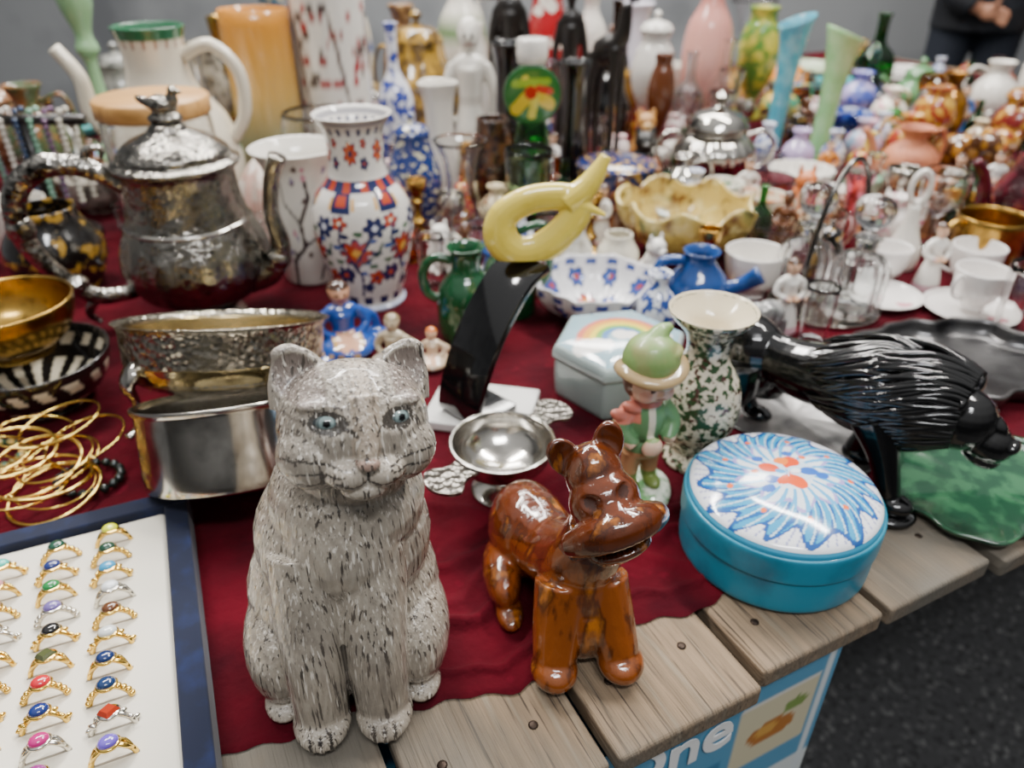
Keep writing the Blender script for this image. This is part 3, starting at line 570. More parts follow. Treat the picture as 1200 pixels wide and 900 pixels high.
Ccols=['d8e020','12402c','2a8fc0','d9dde0','5a3418','cfd4d2','142a5a','14305a','a03018','6a50c0']
Bcols=['1b4a38','1a2a6a','1c7a3c','6a5a9a','161616','4a5030','c01828','162a6a','b01870','8a2a7a']
Acols=['4ac0b0','d08a90','7a4a20','141414','a88ac8','b02068','b89ad0','d0a020','8a1a3a','356a9a']
nm={'d8e020':'yellow','12402c':'dark green','2a8fc0':'sky blue','d9dde0':'clear','5a3418':'brown','cfd4d2':'pale clear','142a5a':'navy','14305a':'deep blue','a03018':'rust red','6a50c0':'violet','1b4a38':'dark green','1a2a6a':'navy','1c7a3c':'green','6a5a9a':'muted purple','161616':'black','4a5030':'olive','c01828':'red','162a6a':'navy','b01870':'magenta','8a2a7a':'plum','4ac0b0':'turquoise','d08a90':'pink','7a4a20':'brown','141414':'black','a88ac8':'lilac','b02068':'magenta','b89ad0':'lilac','d0a020':'amber','8a1a3a':'crimson','356a9a':'blue'}
for lx,cl,oy in((8.5,Ccols,10.3),(5.0,Bcols,9.9),(1.5,Acols,9.4)):
    for k,c in enumerate(cl): RC.append((lx+.15*math.sin(k*5),oy-2.08*k,c))
for lx,ly,c in RC: slits.append(box(lx-1.35,lx+1.35,ly-.07,ly+.07,2.09,2.115))
sli=mk('slot',J(slits),M('slot_shadow','8e877a',rough=.9),False)
thing('ring_display_tray','navy velvet tray with cream foam pad holding rings','tray',(tx0,ty0),[frm,pad,sli],rot=trot)
def bandg(kind):
    g=[tg([(.92*math.cos(t*pi/8),0,.92*math.sin(t*pi/8)) for t in range(16)],.13,closed=True,n=3,seg=8),lgeo([(.2,.86),(.46,.96),(.52,1.08),(.46,1.14)],seg=20,n=1,wall=0)]
    for sx in(-1,1):
        if kind==0:
            for sy in(-1,1): g.append(tg([(sx*.85,0,.42),(sx*.6,sy*.2,.82),(sx*.3,sy*.1,1.0)],.1,n=3,seg=6))
        elif kind==1:
            for q in range(4): a=math.radians(90-sx*(28+q*15)); g.append(E(.98*math.cos(a),0,.98*math.sin(a),.17,.19,.15,su=10,sv=7))
        else:
            for q in range(3): a=math.radians(90-sx*(30+q*20)); g.append(E(1.0*math.cos(a),.1*(-1)**q,1.0*math.sin(a),.24,.12,.14,(0,0,30*(-1)**q),su=10,sv=7))
    return J(g)
bands=[mk('band',bandg(k),GOLD) for k in range(3)]
stm=[mk('stone',E(0,0,1.16,.44,.4,.28,su=18,sv=10),GOLD),mk('stone',lgeo([(.34,1.0),(.5,1.14),(.34,1.32)],seg=4,n=1,wall=0),GOLD,False)]
SILB=met('d8d4ca',.15)
for i,(lx,ly,c) in enumerate(RC):
    e=bpy.data.objects.new('ring',None); e.empty_display_size=.01; LK(e); e.scale=(1.28,)*3
    e.location=((tx0+lx*ca-ly*sa)*S,(ty0+lx*sa+ly*ca)*S,.0189); e.rotation_euler=(math.radians(-12),0,a_+.1*math.sin(i*7))
    b=bands[(i*7)%3].copy(); LK(b); b.parent=e; s=stm[1 if c in('4a5030','a03018') else 0].copy(); LK(s); s.parent=e
    sm=M('gem_'+c,c,rough=.06,coat=1)
    s.material_slots[0].link='OBJECT'; s.material_slots[0].material=sm
    sv=(i%5==3)
    if sv: b.material_slots[0].link='OBJECT'; b.material_slots[0].material=SILB
    e['label']='%s ring with %s stone in foam pad'%('silver-coloured' if sv else 'gold-coloured',nm[c]); e['category']='ring'; e['group']='rings in the display tray'
for s in bands+stm: bpy.data.objects.remove(s)

# ---------------- mid table
GRN=M('green_glass_glaze','0f4a28',rough=.12,coat=.7,mix=[('0b3a20','noise',.3,.45,.7)])
bd=lathe('body',[(2.6,0),(3.2,.5),(3.5,3),(3.3,6),(2.4,7.6),(1.7,8.6),(1.7,10.4),(2.2,11.3)],GRN,seg=40)
thing('green_jug','dark green glazed small jug with thick side handle','jug',(-5.2,78),[bd,tube('handle',[(-1.6,0,9.6),(-3.6,0,9.9),(-4.9,0,8.2),(-4.6,0,5.8),(-3.1,0,4.8)],.55,GRN)],occ=5)
V('green_jug','dark green glazed jug standing behind curved stand','jug',-.2,85,3.3,12.2,'bottle',GRN,handle=(0,),hr=.5)
def bwb(c):
    a=np.arctan2(c[:,1],c[:,0]);z=c[:,2];r=np.hypot(c[:,0],c[:,1]);col=full(len(c),'dededf'); u=a*6.5
    put(col,(np.cos(a*16)>.2)&(z>3.9)&(z<4.7),'2c468c')
    for k in range(9): fl(col,u,z,[(-20+k*4.6,2.6,1.2,6,'2f4f9a','b5482e')])
    x,y=c[:,0],c[:,1]
    for k in range(7): fl(col,x,y,[(3.3*math.cos(k*.9),3.3*math.sin(k*.9),1.3,6,['b5482e','2f4f9a'][k%2],'d8a04a')])
    return col
V('floral_bowl','octagonal white bowl with blue and rust flowers','bowl',10.3,83.5,7.6,5.2,'bowl',PAINT,paint=bwb,seg=160,n=12,rf=lambda a,z:1/(math.cos(((a+pi/8)%(pi/4))-pi/8))*.95+.02*math.cos(16*a))
# hex box
hexf=lambda a,z:.92/math.cos((a%(pi/3))-pi/6)
def rbp(c):
    x,y=c[:,0],c[:,1]; col=full(len(c),'a9b8b6'); top=c[:,2]>5.6; r=np.hypot(x+.3,(y+1.6)*1.05)
    put(col,top&(c[:,2]>5.95),'8fb0bc'); up=top&(y>-1.6)
    for r0,r1,cc in((4.0,4.7,'d0705a'),(3.3,4.0,'e0a040'),(2.7,3.3,'e6cf40'),(2.1,2.7,'74a854'),(1.5,2.1,'5a80b4')): put(col,up&(r>r0)&(r<r1),cc)
    for u,v,R in((-4.3,-1.9,1.2),(-3.2,-2.1,1.1),(2.6,-2.0,1.2),(3.6,-1.7,1.0),(4.3,-1.2,.8),(-2.3,-2.3,.8),(-.3,-1.0,.9),(.6,-1.3,.8)): put(col,top&(np.hypot(x-u,y-v)<R),'ebe8e2')
    return col
bd=lathe('base',[(5.9,0),(6.2,.3),(6.4,2.5),(6.4,4.4)],por('9aaaa7'),seg=120,wall=.4,rf=hexf)
ld=lathe('lid',[(6.6,4.5),(6.7,4.8),(6.6,5.5),(6.1,6.0),(4.4,6.5),(2.2,6.85),(.1,6.95)],PAINT,seg=180,n=14,wall=0,rf=lambda a,z:1+(hexf(a,z)-1)*(1 if z<.85 else max(0,(1-z)/.15)),paint=rbp)
thing('hexagonal_trinket_box','pale gray hexagonal ceramic box, rainbow and clouds on lid','box',(11.0,66.6),[bd,ld],rot=12)
BLU=por('1a4484',[('103060','noise',.3,.5,.7)])
bd=lathe('body',[(2.4,0),(2.9,.4),(3.6,3),(3.4,5.5),(2.2,7.2),(1.7,8.2),(2.2,9.2)],BLU,seg=40)
s1=tube('spout',[(2.5,0,4),(5,-.5,5),(7.0,-1,6.6)],[1.1,.9,1.2],BLU); h1=tube('handle',[(-1.8,0,8),(-4.5,0,7.8),(-5.2,0,5),(-3.2,0,2.5)],.6,BLU)
thing('blue_jug','cobalt blue glazed jug with side spout and handle','jug',(22.3,82),[bd,s1,h1],occ=6)
YM=M('amber_majolica','c8b060',rough=.2,coat=.5,mix=[('6a4420','noise',.3,.48,.62),('ddd08c','noise',.4,.56,.7),('5c6b3a','noise',.25,.6,.72),('3f2412','noise',.5,.62,.72)])
V('ruffled_bowl','yellow brown majolica bowl with ruffled rim','bowl',25.2,104,9.6,8.2,'bowl',YM,wall=.5,seg=144,n=6,rf=lambda a,z:1+(.03+.05*z)*math.sin(7*a),zf=lambda a,z:.8*z*math.cos(7*a))
V('small_pot','gray white small ceramic pot','pot',7.6,95,3.3,7.5,'jar',spk('cdcabf','a39d90',.6))
V('small_pot','cream ceramic small jar beside blue floral bowl','jar',14.5,96,2.9,6,'jar',por('d8d2c0'))
# cruet set
CG=gls('f4f6f6',.01)
for x,y in((37.2,88.2),(42.2,83.6)):
    bd=lathe('bottle',[(2.9,.6),(3.2,.8),(3.2,3),(3.2,6.5),(2.4,7.8),(1.2,8.5),(1.05,9.6),(1.6,10.2)],CG,seg=96,wall=.7,n=5,rf=lambda a,z:1+.05*abs(math.cos(7*a)))
    cl=lathe('collar',[(1.25,8.9),(1.35,9.1),(1.3,9.9)],met('d0ccc4'),wall=0,seg=20)
    stp=lathe('stopper',[(.9,10.3),(.6,10.8),(.6,11.2),(1.7,12),(2.2,13.4),(1.7,14.8),(.1,15.3)],CG,wall=0,seg=48,rf=lambda a,z:1+.06*abs(math.cos(6*a)))
    thing('glass_cruet','cut glass cruet bottle with round glass stopper','bottle',(x,y),[bd,cl,stp],occ=3.6)
ba=lathe('tray',[(6.5,0),(6.7,.2),(6.8,.55)],SILV,wall=.15,seg=48)
ha=tube('carrying_handle',[(-6.4,0,.5),(-6.8,0,8),(-4.5,0,15.5),(0,0,18.8),(4.5,0,15.5),(6.6,0,8),(6.4,0,.5)],.32,met('6a6763'))
thing('cruet_stand','silver cruet stand with tall arched wire handle','stand',(39.7,85.9),[ba,ha],rot=42,occ=7)
# small figurines
def figurine(label,x,y,H,robe,skin='e0b595',hair='4a3020',trim='d8d8d8',rot=0,name='figurine',seated=False,mat=None,cat='figurine',z=0,arm=1,w=1):
    k=H/10.; kw=k*w; OCC.append((x,y,2.1*kw))
    g=[tg([(0,0,0),(0,0,2.5),(0,0,4.8),(0,0,7.0)],[2.0,1.5,.95,1.15],seg=18),E(0,0,7.2,1.45,.85,.7),tg([(0,0,7.4),(0,0,8.4)],[.5,.45],n=1),E(0,-.05,8.95,.85,.9,1.05),E(0,.15,9.2,.95,.95,.95),E(0,-.95,8.85,.14,.2,.2)]
    for sx in(-1,1): g+=[tg([(sx*1.3,0,7.1),(sx*1.9,-.3,5.6),(sx*(.6 if arm else 1.8),-1.4 if arm else -.3,4.9 if arm else 3.9)],[.5,.42,.3],seg=10),E(sx*(.45 if arm else 1.8),-1.5 if arm else -.3,4.9 if arm else 3.6,.38,.38,.38)]
    if seated: g=[([(a,b,max(c-2.9,0)*.9) for a,b,c in q[0]],q[1]) for q in g]+[E(0,-1.2,1.0,2.4,2.4,1.0),E(2.2,.2,.7,1.9,1.5,.7),E(-1.9,-1.9,.55,1.8,1.7,.55),tg([(1.2,0,3.6),(2.6,.4,2.6),(3.0,.6,.8)],[.45,.4,.35],seg=10)]
    g=[([(a*kw,b*kw,c*k) for a,b,c in q[0]],q[1]) for q in g]
    def p(c):
        q=c/np.array([kw,kw,k]); z_=q[:,2]/.9+2.9 if seated else q[:,2]; col=full(len(c),robe); put(col,(z_<1.0),trim); put(col,(z_>4.6)&(z_<5.2)&(np.abs(q[:,0])<1.2),trim); put(col,z_>7.9,skin); put(col,(z_>8.2)&((q[:,1]>.05)|(z_>9.5)),hair)
        for sx in(-1,1):
            put(col,(np.hypot(q[:,0]-sx*.32,z_-9.0)<.13)&(q[:,1]<-.4),'2a1d18'); put(col,(np.hypot(q[:,0]-sx*(.45 if arm else 1.8),z_-(4.9 if arm else 3.6))<.45)&(q[:,1]<-.3),skin)
        put(col,(dpl(q[:,0],z_,[(-.2,8.45),(.2,8.45)])<.09)&(q[:,1]<-.4),'a04438')
        if seated: put(col,(np.sin(q[:,0]*5)*np.sin(q[:,1]*5)>.35)&(z_<4.3),trim,.8); put(col,(z_<3.2),trim,.8)
        return col
    o=fuse(name,g,H*.016*(w**.5),mat or PAINT,it=1,paint=p,floor=0); return thing(name,label,cat,(x,y,z),[o],rot=rot)
figurine('seated porcelain lady in bright blue and gold dress',-19.2,75,13,'1f4a9c',skin='c9987a',hair='3a2418',trim='b8923f',rot=22,seated=True,w=1.05)
figurine('small silver and gold seated figurine near blue lady',-13.0,71.5,9.5,'b5a68a',skin='c9b79a',hair='8a7a5c',trim='d8c9a8',rot=-10,seated=True)
figurine('orange and white small porcelain figurine',-8.8,71.5,7,'d9bfa0',hair='c26a2c',trim='e9e5dc',seated=True)
figurine('white bisque classical bust figure on tall base',-7.9,148,27,'e0dcd2','e0dcd2','d5d0c6','cac4ba',arm=0,w=.85)
BW=M('black_wood','15100d',rough=.35,coat=.2)
figurine('tall slender black carved wooden statue',-.5,162,38,'120e0c','120e0c','120e0c','1a1512',mat=BW,arm=0,w=.5)
lb2=[tg([(0,2.5,22),(0,0,23),(0,-2.2,25),(0,-2.8,30)],[2.0,2.3,1.5,.9],seg=14),E(0,-3.6,31.5,1.0,2.0,1.1,(30,0,0)),tg([(.5,-2.6,32),(1.2,-2.2,35)],[.4,.1]),tg([(-.5,-2.6,32),(-1.2,-2.2,35)],[.4,.1])]
for sx in(-1,1): lb2+=[tg([(sx*1.1,-1.6,23),(sx*1.2,-1.8,11),(sx*1.2,-1.9,.4)],[1.1,.55,.6]),tg([(sx*1.1,2.6,22),(sx*1.2,3.4,11),(sx*1.2,2.9,.4)],[1.3,.55,.6])]
lb2+=[E(0,.5,.5,3.2,4.2,.5)]
o=fuse('w',lb2,.3,BW,it=2,floor=0); thing('antelope_statue','tall long-legged black wooden antelope statue','statue',(17.5,143),[o],rot=50,occ=4)
figurine('dark carved wooden figure beside green bottle',11.5,160,35,'1c1410','1c1410','120e0c','2a1d16',mat=BW,w=.45,arm=0)
# sitting animal generic
def sitter(label,x,y,H,c1,c2,rot=0,name='animal_figurine',ear=(.55,.3,.9)):
    k=H/10; OCC.append((x,y,2.8*k))
    g=[E(0,.6,2.6,2.4,2.5,2.7),E(0,0,4.4,1.9,1.8,2.6),E(0,-.5,7.5,1.8,1.7,1.6),E(0,-2,7.0,.85,.9,.7),E(0,-2.7,7.3,.3,.25,.25)]
    for sx in(-1,1): g+=[tg([(sx*1.1,-.8,4.6),(sx*1.1,-1.7,2.4),(sx*1.1,-1.9,.6)],[.8,.65,.6]),E(sx*1.1,-2.3,.5,.7,1,.5),E(sx*2,-1,.9,.8,1.7,.9),E(sx*1.2,-.2,8.9,*ear)]
    g=[([(a*k,b*k,c*k) for a,b,c in q[0]],q[1]) for q in g]
    def p(c):
        q=c/k; col=full(len(c),c1); put(col,(q[:,1]<-1.2)&(q[:,2]>2)&(q[:,2]<5.5)&(np.abs(q[:,0])<1),c2); put(col,(q[:,1]<-1.9)&(q[:,2]>6.2)&(q[:,2]<7.6),c2)
        put(col,(np.hypot(q[:,0],q[:,2]-7.3)<.3)&(q[:,1]<-2.5),'1c1512')
        for sx in(-1,1): put(col,(np.hypot(q[:,0]-sx*.7,q[:,2]-7.9)<.24)&(q[:,1]<-1.2),'17110e')
        return col
    return thing(name,label,'figurine',(x,y),[fuse(name,g,H*.018,PAINTM,it=1,paint=p,floor=0)],rot=rot)
sitter('tan teddy bear figurine sitting upright',26.5,152,11,'a9783c','d2a868',name='bear_figurine')
sitter('orange and white fox figurine with pointed ears',46.5,117,9.5,'c9713a','e8dccb',10,'fox_figurine',(.45,.25,1.3))
sitter('orange cat figurine with white chest',53,113,9,'c98a5a','ece3d6',15,'small_cat_figurine',(.45,.25,1.1))
sitter('small black cat figurine',24,137,11,'16130f','2a241d',name='small_cat_figurine')
def eleph(label,x,y,H,c1,c2,rot):
    OCC.append((x,y,H*.5))
    k=H/10; g=[E(0,0,5.8,2.6,3.8,2.7),E(0,-3.6,7.4,1.9,1.8,1.9),tg([(0,-5,7),(0,-6.2,5),(0,-6.4,2.8),(0,-7.2,2.2)],[.9,.65,.5,.35])]
    for sx in(-1,1): g+=[E(sx*2.3,-3,7.4,.5,1.5,1.8,(0,0,sx*-25))]+[tg([(sx*1.5,yy,5),(sx*1.5,yy,.8)],[1.1,1.0],n=2) for yy in(-2.3,2.3)]
    g=[([(a*k,b*k,c*k) for a,b,c in q[0]],q[1]) for q in g]
    return thing('elephant_figurine',label,'figurine',(x,y),[fuse('elephant_figurine',g,H*.025,PAINT,it=1,floor=0,paint=lambda c:np.where((sn(c,1.6)>.1)[:,None],np.array(hx(c1)),np.array(hx(c2))))],rot=rot)
eleph('gold and brown glazed elephant figurine',80,134,12,'9a6a20','4a2a12',30)
eleph('dark amber elephant figurine with red patches',90,141,11,'8a3a18','c08a2a',-20)

# white cups, saucers
WF=M('white_rose_china','e2deda',rough=.15,coat=.5,mix=[('c98a96','cell',.5,.86,.9)])
V('saucer','white china saucer with small rose pattern','saucer',48,88,5,1.0,'bowl',WF)
V('saucer','white china saucer under small teacup','saucer',57.5,84,5.6,1.0,'bowl',WF)
V('teacup','small white china teacup with handle','cup',57.5,84,3.1,5,'cup',WF,handle=(200,),hr=.22,z=1.0)
V('teacup','white rose-patterned teacup with handle','cup',62,93,3.3,5.5,'cup',WF,handle=(160,),hr=.22)
V('teacup','white rose-patterned teacup on saucer rim','cup',51,94.5,2.9,4.8,'cup',WF,handle=(180,),hr=.2)
V('porcelain_bowl','white porcelain bowl beside blue jug spout','bowl',31.5,90,3.9,6,'cup',WHT2)
V('glass_tumbler','clear cut glass tumbler','glass',58.5,76.5,2.8,9.5,'tumbler',GL,rf=lambda a,z:1+.02*math.cos(12*a),seg=48)
V('glass_tumbler','clear glass tumbler beside white teacups','glass',66.5,84,2.6,8.5,'tumbler',GL)
V('blue_white_bowl','small blue and white patterned bowl','bowl',61.5,69.5,3.6,3.8,'bowl',spk('e8e8ea','2c468c',1.1,.5,.55),z=0)
bd=lathe('body',[(2.0,0),(2.3,1),(2.2,3),(1.2,6),(.8,9)],WHT,wall=0,seg=28); lp=tube('ring_handle',[(0,0,9),(-1.2,0,10.5),(-1.1,0,12.6),(0,0,13.6),(1.1,0,12.6),(1.2,0,10.5)],.4,WHT,closed=True)
thing('porcelain_bell','white porcelain bell with looped handle','bell',(55.2,99),[bd,lp],occ=2.5)
V('brass_mug','hammered brass mug with curved handle','mug',66.5,99,4.6,7.5,'cyl',BRASS,handle=(190,),hr=.4)
RT=spk('5a1020','2a0a10',.3)
fw=[mk('flower',J([E(math.cos(t)*.9,math.sin(t)*.9,0,.9,.9,.5,(0,0,0),12,8) for t in (0,1.26,2.5,3.8,5.0)]+[E(0,0,.35,.6,.6,.5,su=12,sv=8)]),por(c)) for c in('c22a3a','e8dcd4','c22a3a','d86a7a','b51f30')]
for q,(a,b,c) in zip(fw,((0,0,13.6),(2,1,13),(-1.9,.6,13),(.5,-1.8,13),(-1,-1.9,12.8))): q.location=(a*S,b*S,c*S)
V('rose_teapot','dark red teapot topped with red and white flowers','teapot',77,107,6,13.5,'jar',RT,handle=(0,),spout=180,extra=fw)
V('terracotta_jug','matte terracotta jug with handle and spout','jug',69.5,131,4.8,12,'vase',M('terracotta','b8714f',rough=.6,mix=[('8a4c34','noise',.3,.5,.7)]),handle=(20,),spout=170)

# ---------------- back left
def gj(c):
    a=np.arctan2(c[:,1],c[:,0]);z=c[:,2];col=full(len(c),'dcd3bf'); put(col,z>27.6,'2f6a4a'); put(col,(np.cos(a*18)>.5)&(z>26.4)&(z<27.4),'8a4a3a')
    for k in range(6): fl(col,a*9,z,[(-24+k*9,12,2.5,6,'7fa37a','c98a4a')])
    return col
bd=lathe('body',[(6.5,0),(7,1),(9.6,6),(10,11),(8.6,16),(5.6,20),(4.5,23),(4.5,26.5),(5.1,29)],PAINT,n=8,seg=90,wall=.4,paint=gj)
thing('ceramic_coffee_pot','cream ceramic pot with green painted rim, spout and handle','pot',(-53,119),[bd,tube('handle',[(4.2,0,25),(8.5,0,26.5),(12,0,23),(12,0,17),(9.5,0,13)],.95,por('dcd3bf')),tube('spout',[(-8.5,0,13),(-11.5,0,17),(-12,0,22),(-14.5,0,26)],[1.9,1.4,1.1,1.0],por('dcd3bf'))],rot=0,occ=12)
jr=lathe('jar',[(6.2,0),(6.8,.5),(6.9,10),(6.9,19),(6.4,20.5)],GL,n=3,wall=.3,seg=48); wl=lathe('wooden_lid',[(6.9,20.6),(7.1,20.8),(7.1,22.6),(6.8,22.9)],M('bamboo','c9985a',rough=.4,mix=[('a87a40','noise',.4,.45,.7,(.3,3,1))]),n=1,wall=0,seg=48)
thing('glass_jar','clear glass storage jar with bamboo lid','jar',(-46.5,100.5),[jr,wl],occ=7.2)
V('ombre_vase','tall cylindrical vase shading amber to green gray','vase',-43.3,138,5.8,29.5,'cyl',M('amber_ombre',grad=(30,(0,'6f6a52'),(.3,'8a8a66'),(.55,'c09a50'),(.95,'cf8a30')),rough=.2,coat=.5))
def rfl(c):
    a=np.arctan2(c[:,1],c[:,0]);z=c[:,2];col=full(len(c),'dfdbd3'); r2=np.random.default_rng(3)
    for k in range(230): put(col,np.hypot(a*6-r2.uniform(-19,19),z-r2.uniform(2,34))<r2.uniform(.35,.85),['a01c28','8a1420','3a2a28'][k%3])
    for k in range(5): put(col,dpl(a*6,z,[(-14+7*k,0),(-13+7*k,14),(-15+7*k,28)])<.25,'4a2a26')
    return col
V('berry_vase','tall white vase with red berry branches','vase',-32.0,143,6.4,38,'cyl',PAINT,paint=rfl,seg=140,n=16)
V('green_candlestick','pale green milk glass turned candlestick','candlestick',-81,154,5,34,'candle',por('8fba8a'))
V('blue_ginger_jar','cobalt blue floral lidded ginger jar','jar',-15.6,118,4.3,14,'jar',spk('1f3370','c9c4a8',1,.55,.6),lid=1)
V('glass_decanter','clear glass decanter with wide flared mouth','decanter',-7.1,104,4.8,16.5,'decanter',GL)
V('white_vase','white irregular ceramic vase','vase',-12.2,127,3.2,20,'slim',WHT,rf=lambda a,z:1+.12*math.sin(3*a+2*z))
V('brown_majolica_pot','brown and yellow carved pumpkin-shaped pot','pot',-19.5,167,7.8,21,'jar',spk('5a4420','b08a34',.3),rf=lambda a,z:1+.06*math.cos(10*a),handle=(150,),lid=1)
V('tall_white_urn','tall white vase with green bands','vase',-12,192,6,33,'vase',M('banded_white',grad=(33,(0,'dcd6c8'),(.5,'e4dfd2'),(.6,'6a8a5a'),(.75,'e4dfd2')),rough=.2))
V('blue_white_bottle','white bottle with cobalt blue flowers','bottle',-22.5,151,3.5,26,'bottle',spk('dfe1ea','2c3f9a',.6,.48,.54))
V('glass_compote','cut glass compote dish on short stem','dish',-29.5,117,5.6,17.5,'goblet',GL,rf=lambda a,z:1+.03*math.cos(16*a),seg=48)
V('shell_ornament','pink and white sea shell ornament','ornament',-38,112,3.8,12,'dome',spk('d8b0a0','eee2d4',.5),rf=lambda a,z:1+.15*math.cos(9*a))
V('black_bottle','slender black glass bottle','bottle',10.5,131,2.7,22.5,'slim',BLACK)
V('brown_jar','dark brown glazed jar','jar',-3.2,124,4,15,'jar',spk('2a1712','5a3a20',.5))
# green round bottle w/ medallion
bd=lathe('body',[(3.2,0),(3.6,.5),(3.4,6),(3.0,12),(2.4,15),(1.6,18),(1.3,24)],gls('4fae58',.04),wall=.3,seg=32)
def mdp(c):
    x,z=c[:,0],c[:,2]-19.8; r=np.hypot(x,z); col=full(len(c),'1f5a2c'); put(col,r<3.9,'2f6a2c'); 
    put(col,dpl(x,z,[(-2.4,-2.0),(0,.6),(2.6,-1.2)])<.9,'d8b82a'); put(col,dpl(x,z,[(-1,2.2),(.5,0),(0,-2.8)])<.6,'d8c84a'); put(col,dpl(x,z,[(-2.6,1.6),(2.2,2.0)])<.55,'8aa82a')
    put(col,np.hypot(x+.2,z-.4)<.95,'b8241a'); put(col,dpl(x,z,[(1.0,1.0),(2.6,.6)])<.5,'c8301c'); return col
md=mk('medallion',xf(lgeo([(4.1,-.5),(4.3,-.2),(4.3,.3),(4.0,.6),(2,.75),(.1,.8)],wall=0,n=12,seg=90),(0,-1.6,19.8),(90,0,0)),PAINT,paint=mdp)
ct=lathe('stopper',[(1.6,24),(2.3,24.2),(2.3,27),(2.0,27.4)],WHT2,wall=0,n=2)
thing('medallion_bottle','green glass bottle with round painted medallion, white stopper','bottle',(3.0,119),[bd,md,ct],occ=4.3)
V('glass_vase','clear greenish glass tumbler vase','vase',2.4,108,3.5,14.3,'tumbler',gls('cfe6d4'))
V('cloisonne_box','round dark blue and gold decorated lidded box','box',16.8,120,6.2,8.2,'cyl',spk('1c2858','b08a3a',.9,.55,.6),extra=[lathe('lid',[(6.3,8.25),(6.4,8.4),(6.3,9.0),(4,9.8),(.1,10.2)],spk('1c2858','b08a3a',.9,.55,.6),wall=0,seg=48)])
V('red_jar','red glazed jar with white top','jar',8.5,198,5,31,'jar',spk('a81c24','e8e0d4',.2,.55,.6))
V('lace_dome_lamp','white lace dome on dark stand','lamp',31,175,4.9,22,'urn',por('d8d4cc'),lid=1)
V('pink_vase','tall pink glazed vase tapering to narrow neck','vase',45,186,5.8,33,'vase',M('pink_ombre',grad=(33,(0,'cf8f84'),(.5,'dfa598'),(1,'b86a60')),rough=.2,coat=.4))
V('silver_centerpiece','silver lidded tureen with fluted body','tureen',36,134,7.2,11.5,'urn',SILV,lid=1,handle=(0,180),rf=lambda a,z:1+.03*math.cos(20*a),seg=80)
V('silver_creamer','small silver creamer jug','jug',28.5,124,3.2,9,'vase',SILV,handle=(0,))
V('turquoise_vase','tall turquoise glass vase with slanted mouth','vase',52.6,154,3.3,26.2,'trumpet',M('turquoise_glass','45a2ba',rough=.12,coat=.6,subs=.2,mix=[('7fc4d0','noise',.3,.5,.7)]),zf=lambda a,z:1.3*math.cos(a)*max(0,z-.8)*5,tilt=(0,2))
V('mint_green_vase','tall mint green milk glass vase with slanted mouth','vase',60.2,149,3.6,24.6,'trumpet',M('mint_glass','8fc888',rough=.15,coat=.6,subs=.2,mix=[('b0d8a4','noise',.25,.45,.7)]),zf=lambda a,z:-1.2*math.cos(a)*max(0,z-.8)*5,tilt=(0,2))
V('green_bottle','emerald green glass bottle with long neck','bottle',97,214,5,21.5,'bottle',gls('1f8a35',.03))
# bead strands
sd=[lathe('base',[(6,0),(6,.8),(5.6,1.1)],BW,wall=0,n=1),mk('post',tg([(0,0,1),(0,0,17.5)],.7,n=1),BW),mk('crossbar',tg([(-9,0,17.8),(9,0,17.8)],.8,n=1),BW)]
thing('necklace_stand','dark wooden necklace stand','stand',(-70,110),sd,occ=9)
for i,(c,w_) in enumerate((('3a2a5a','dark purple'),('5a7a6a','sage green'),('d0cac0','white'),('243a5a','navy'),('7aa890','pale green'),('6a4a6a','mauve'),('c9c4b4','cream'))):
    g=[]
    for sgn in(-1,1):
        for k in range(16): g.append(E(.35*sgn*(k>0),sgn*(.9+.02*k)*(1 if k else 0.9),18.7-k*(.82+.04*(i%3)) if k else 19.1,.45,.45,.45,su=10,sv=7))
    thing('bead_necklace','strand of %s beads hanging on dark stand'%w_,'necklace',(-76.5+i*2.1,110),[mk('bead_necklace',J(g),por(c))],group='bead necklaces on the stand')
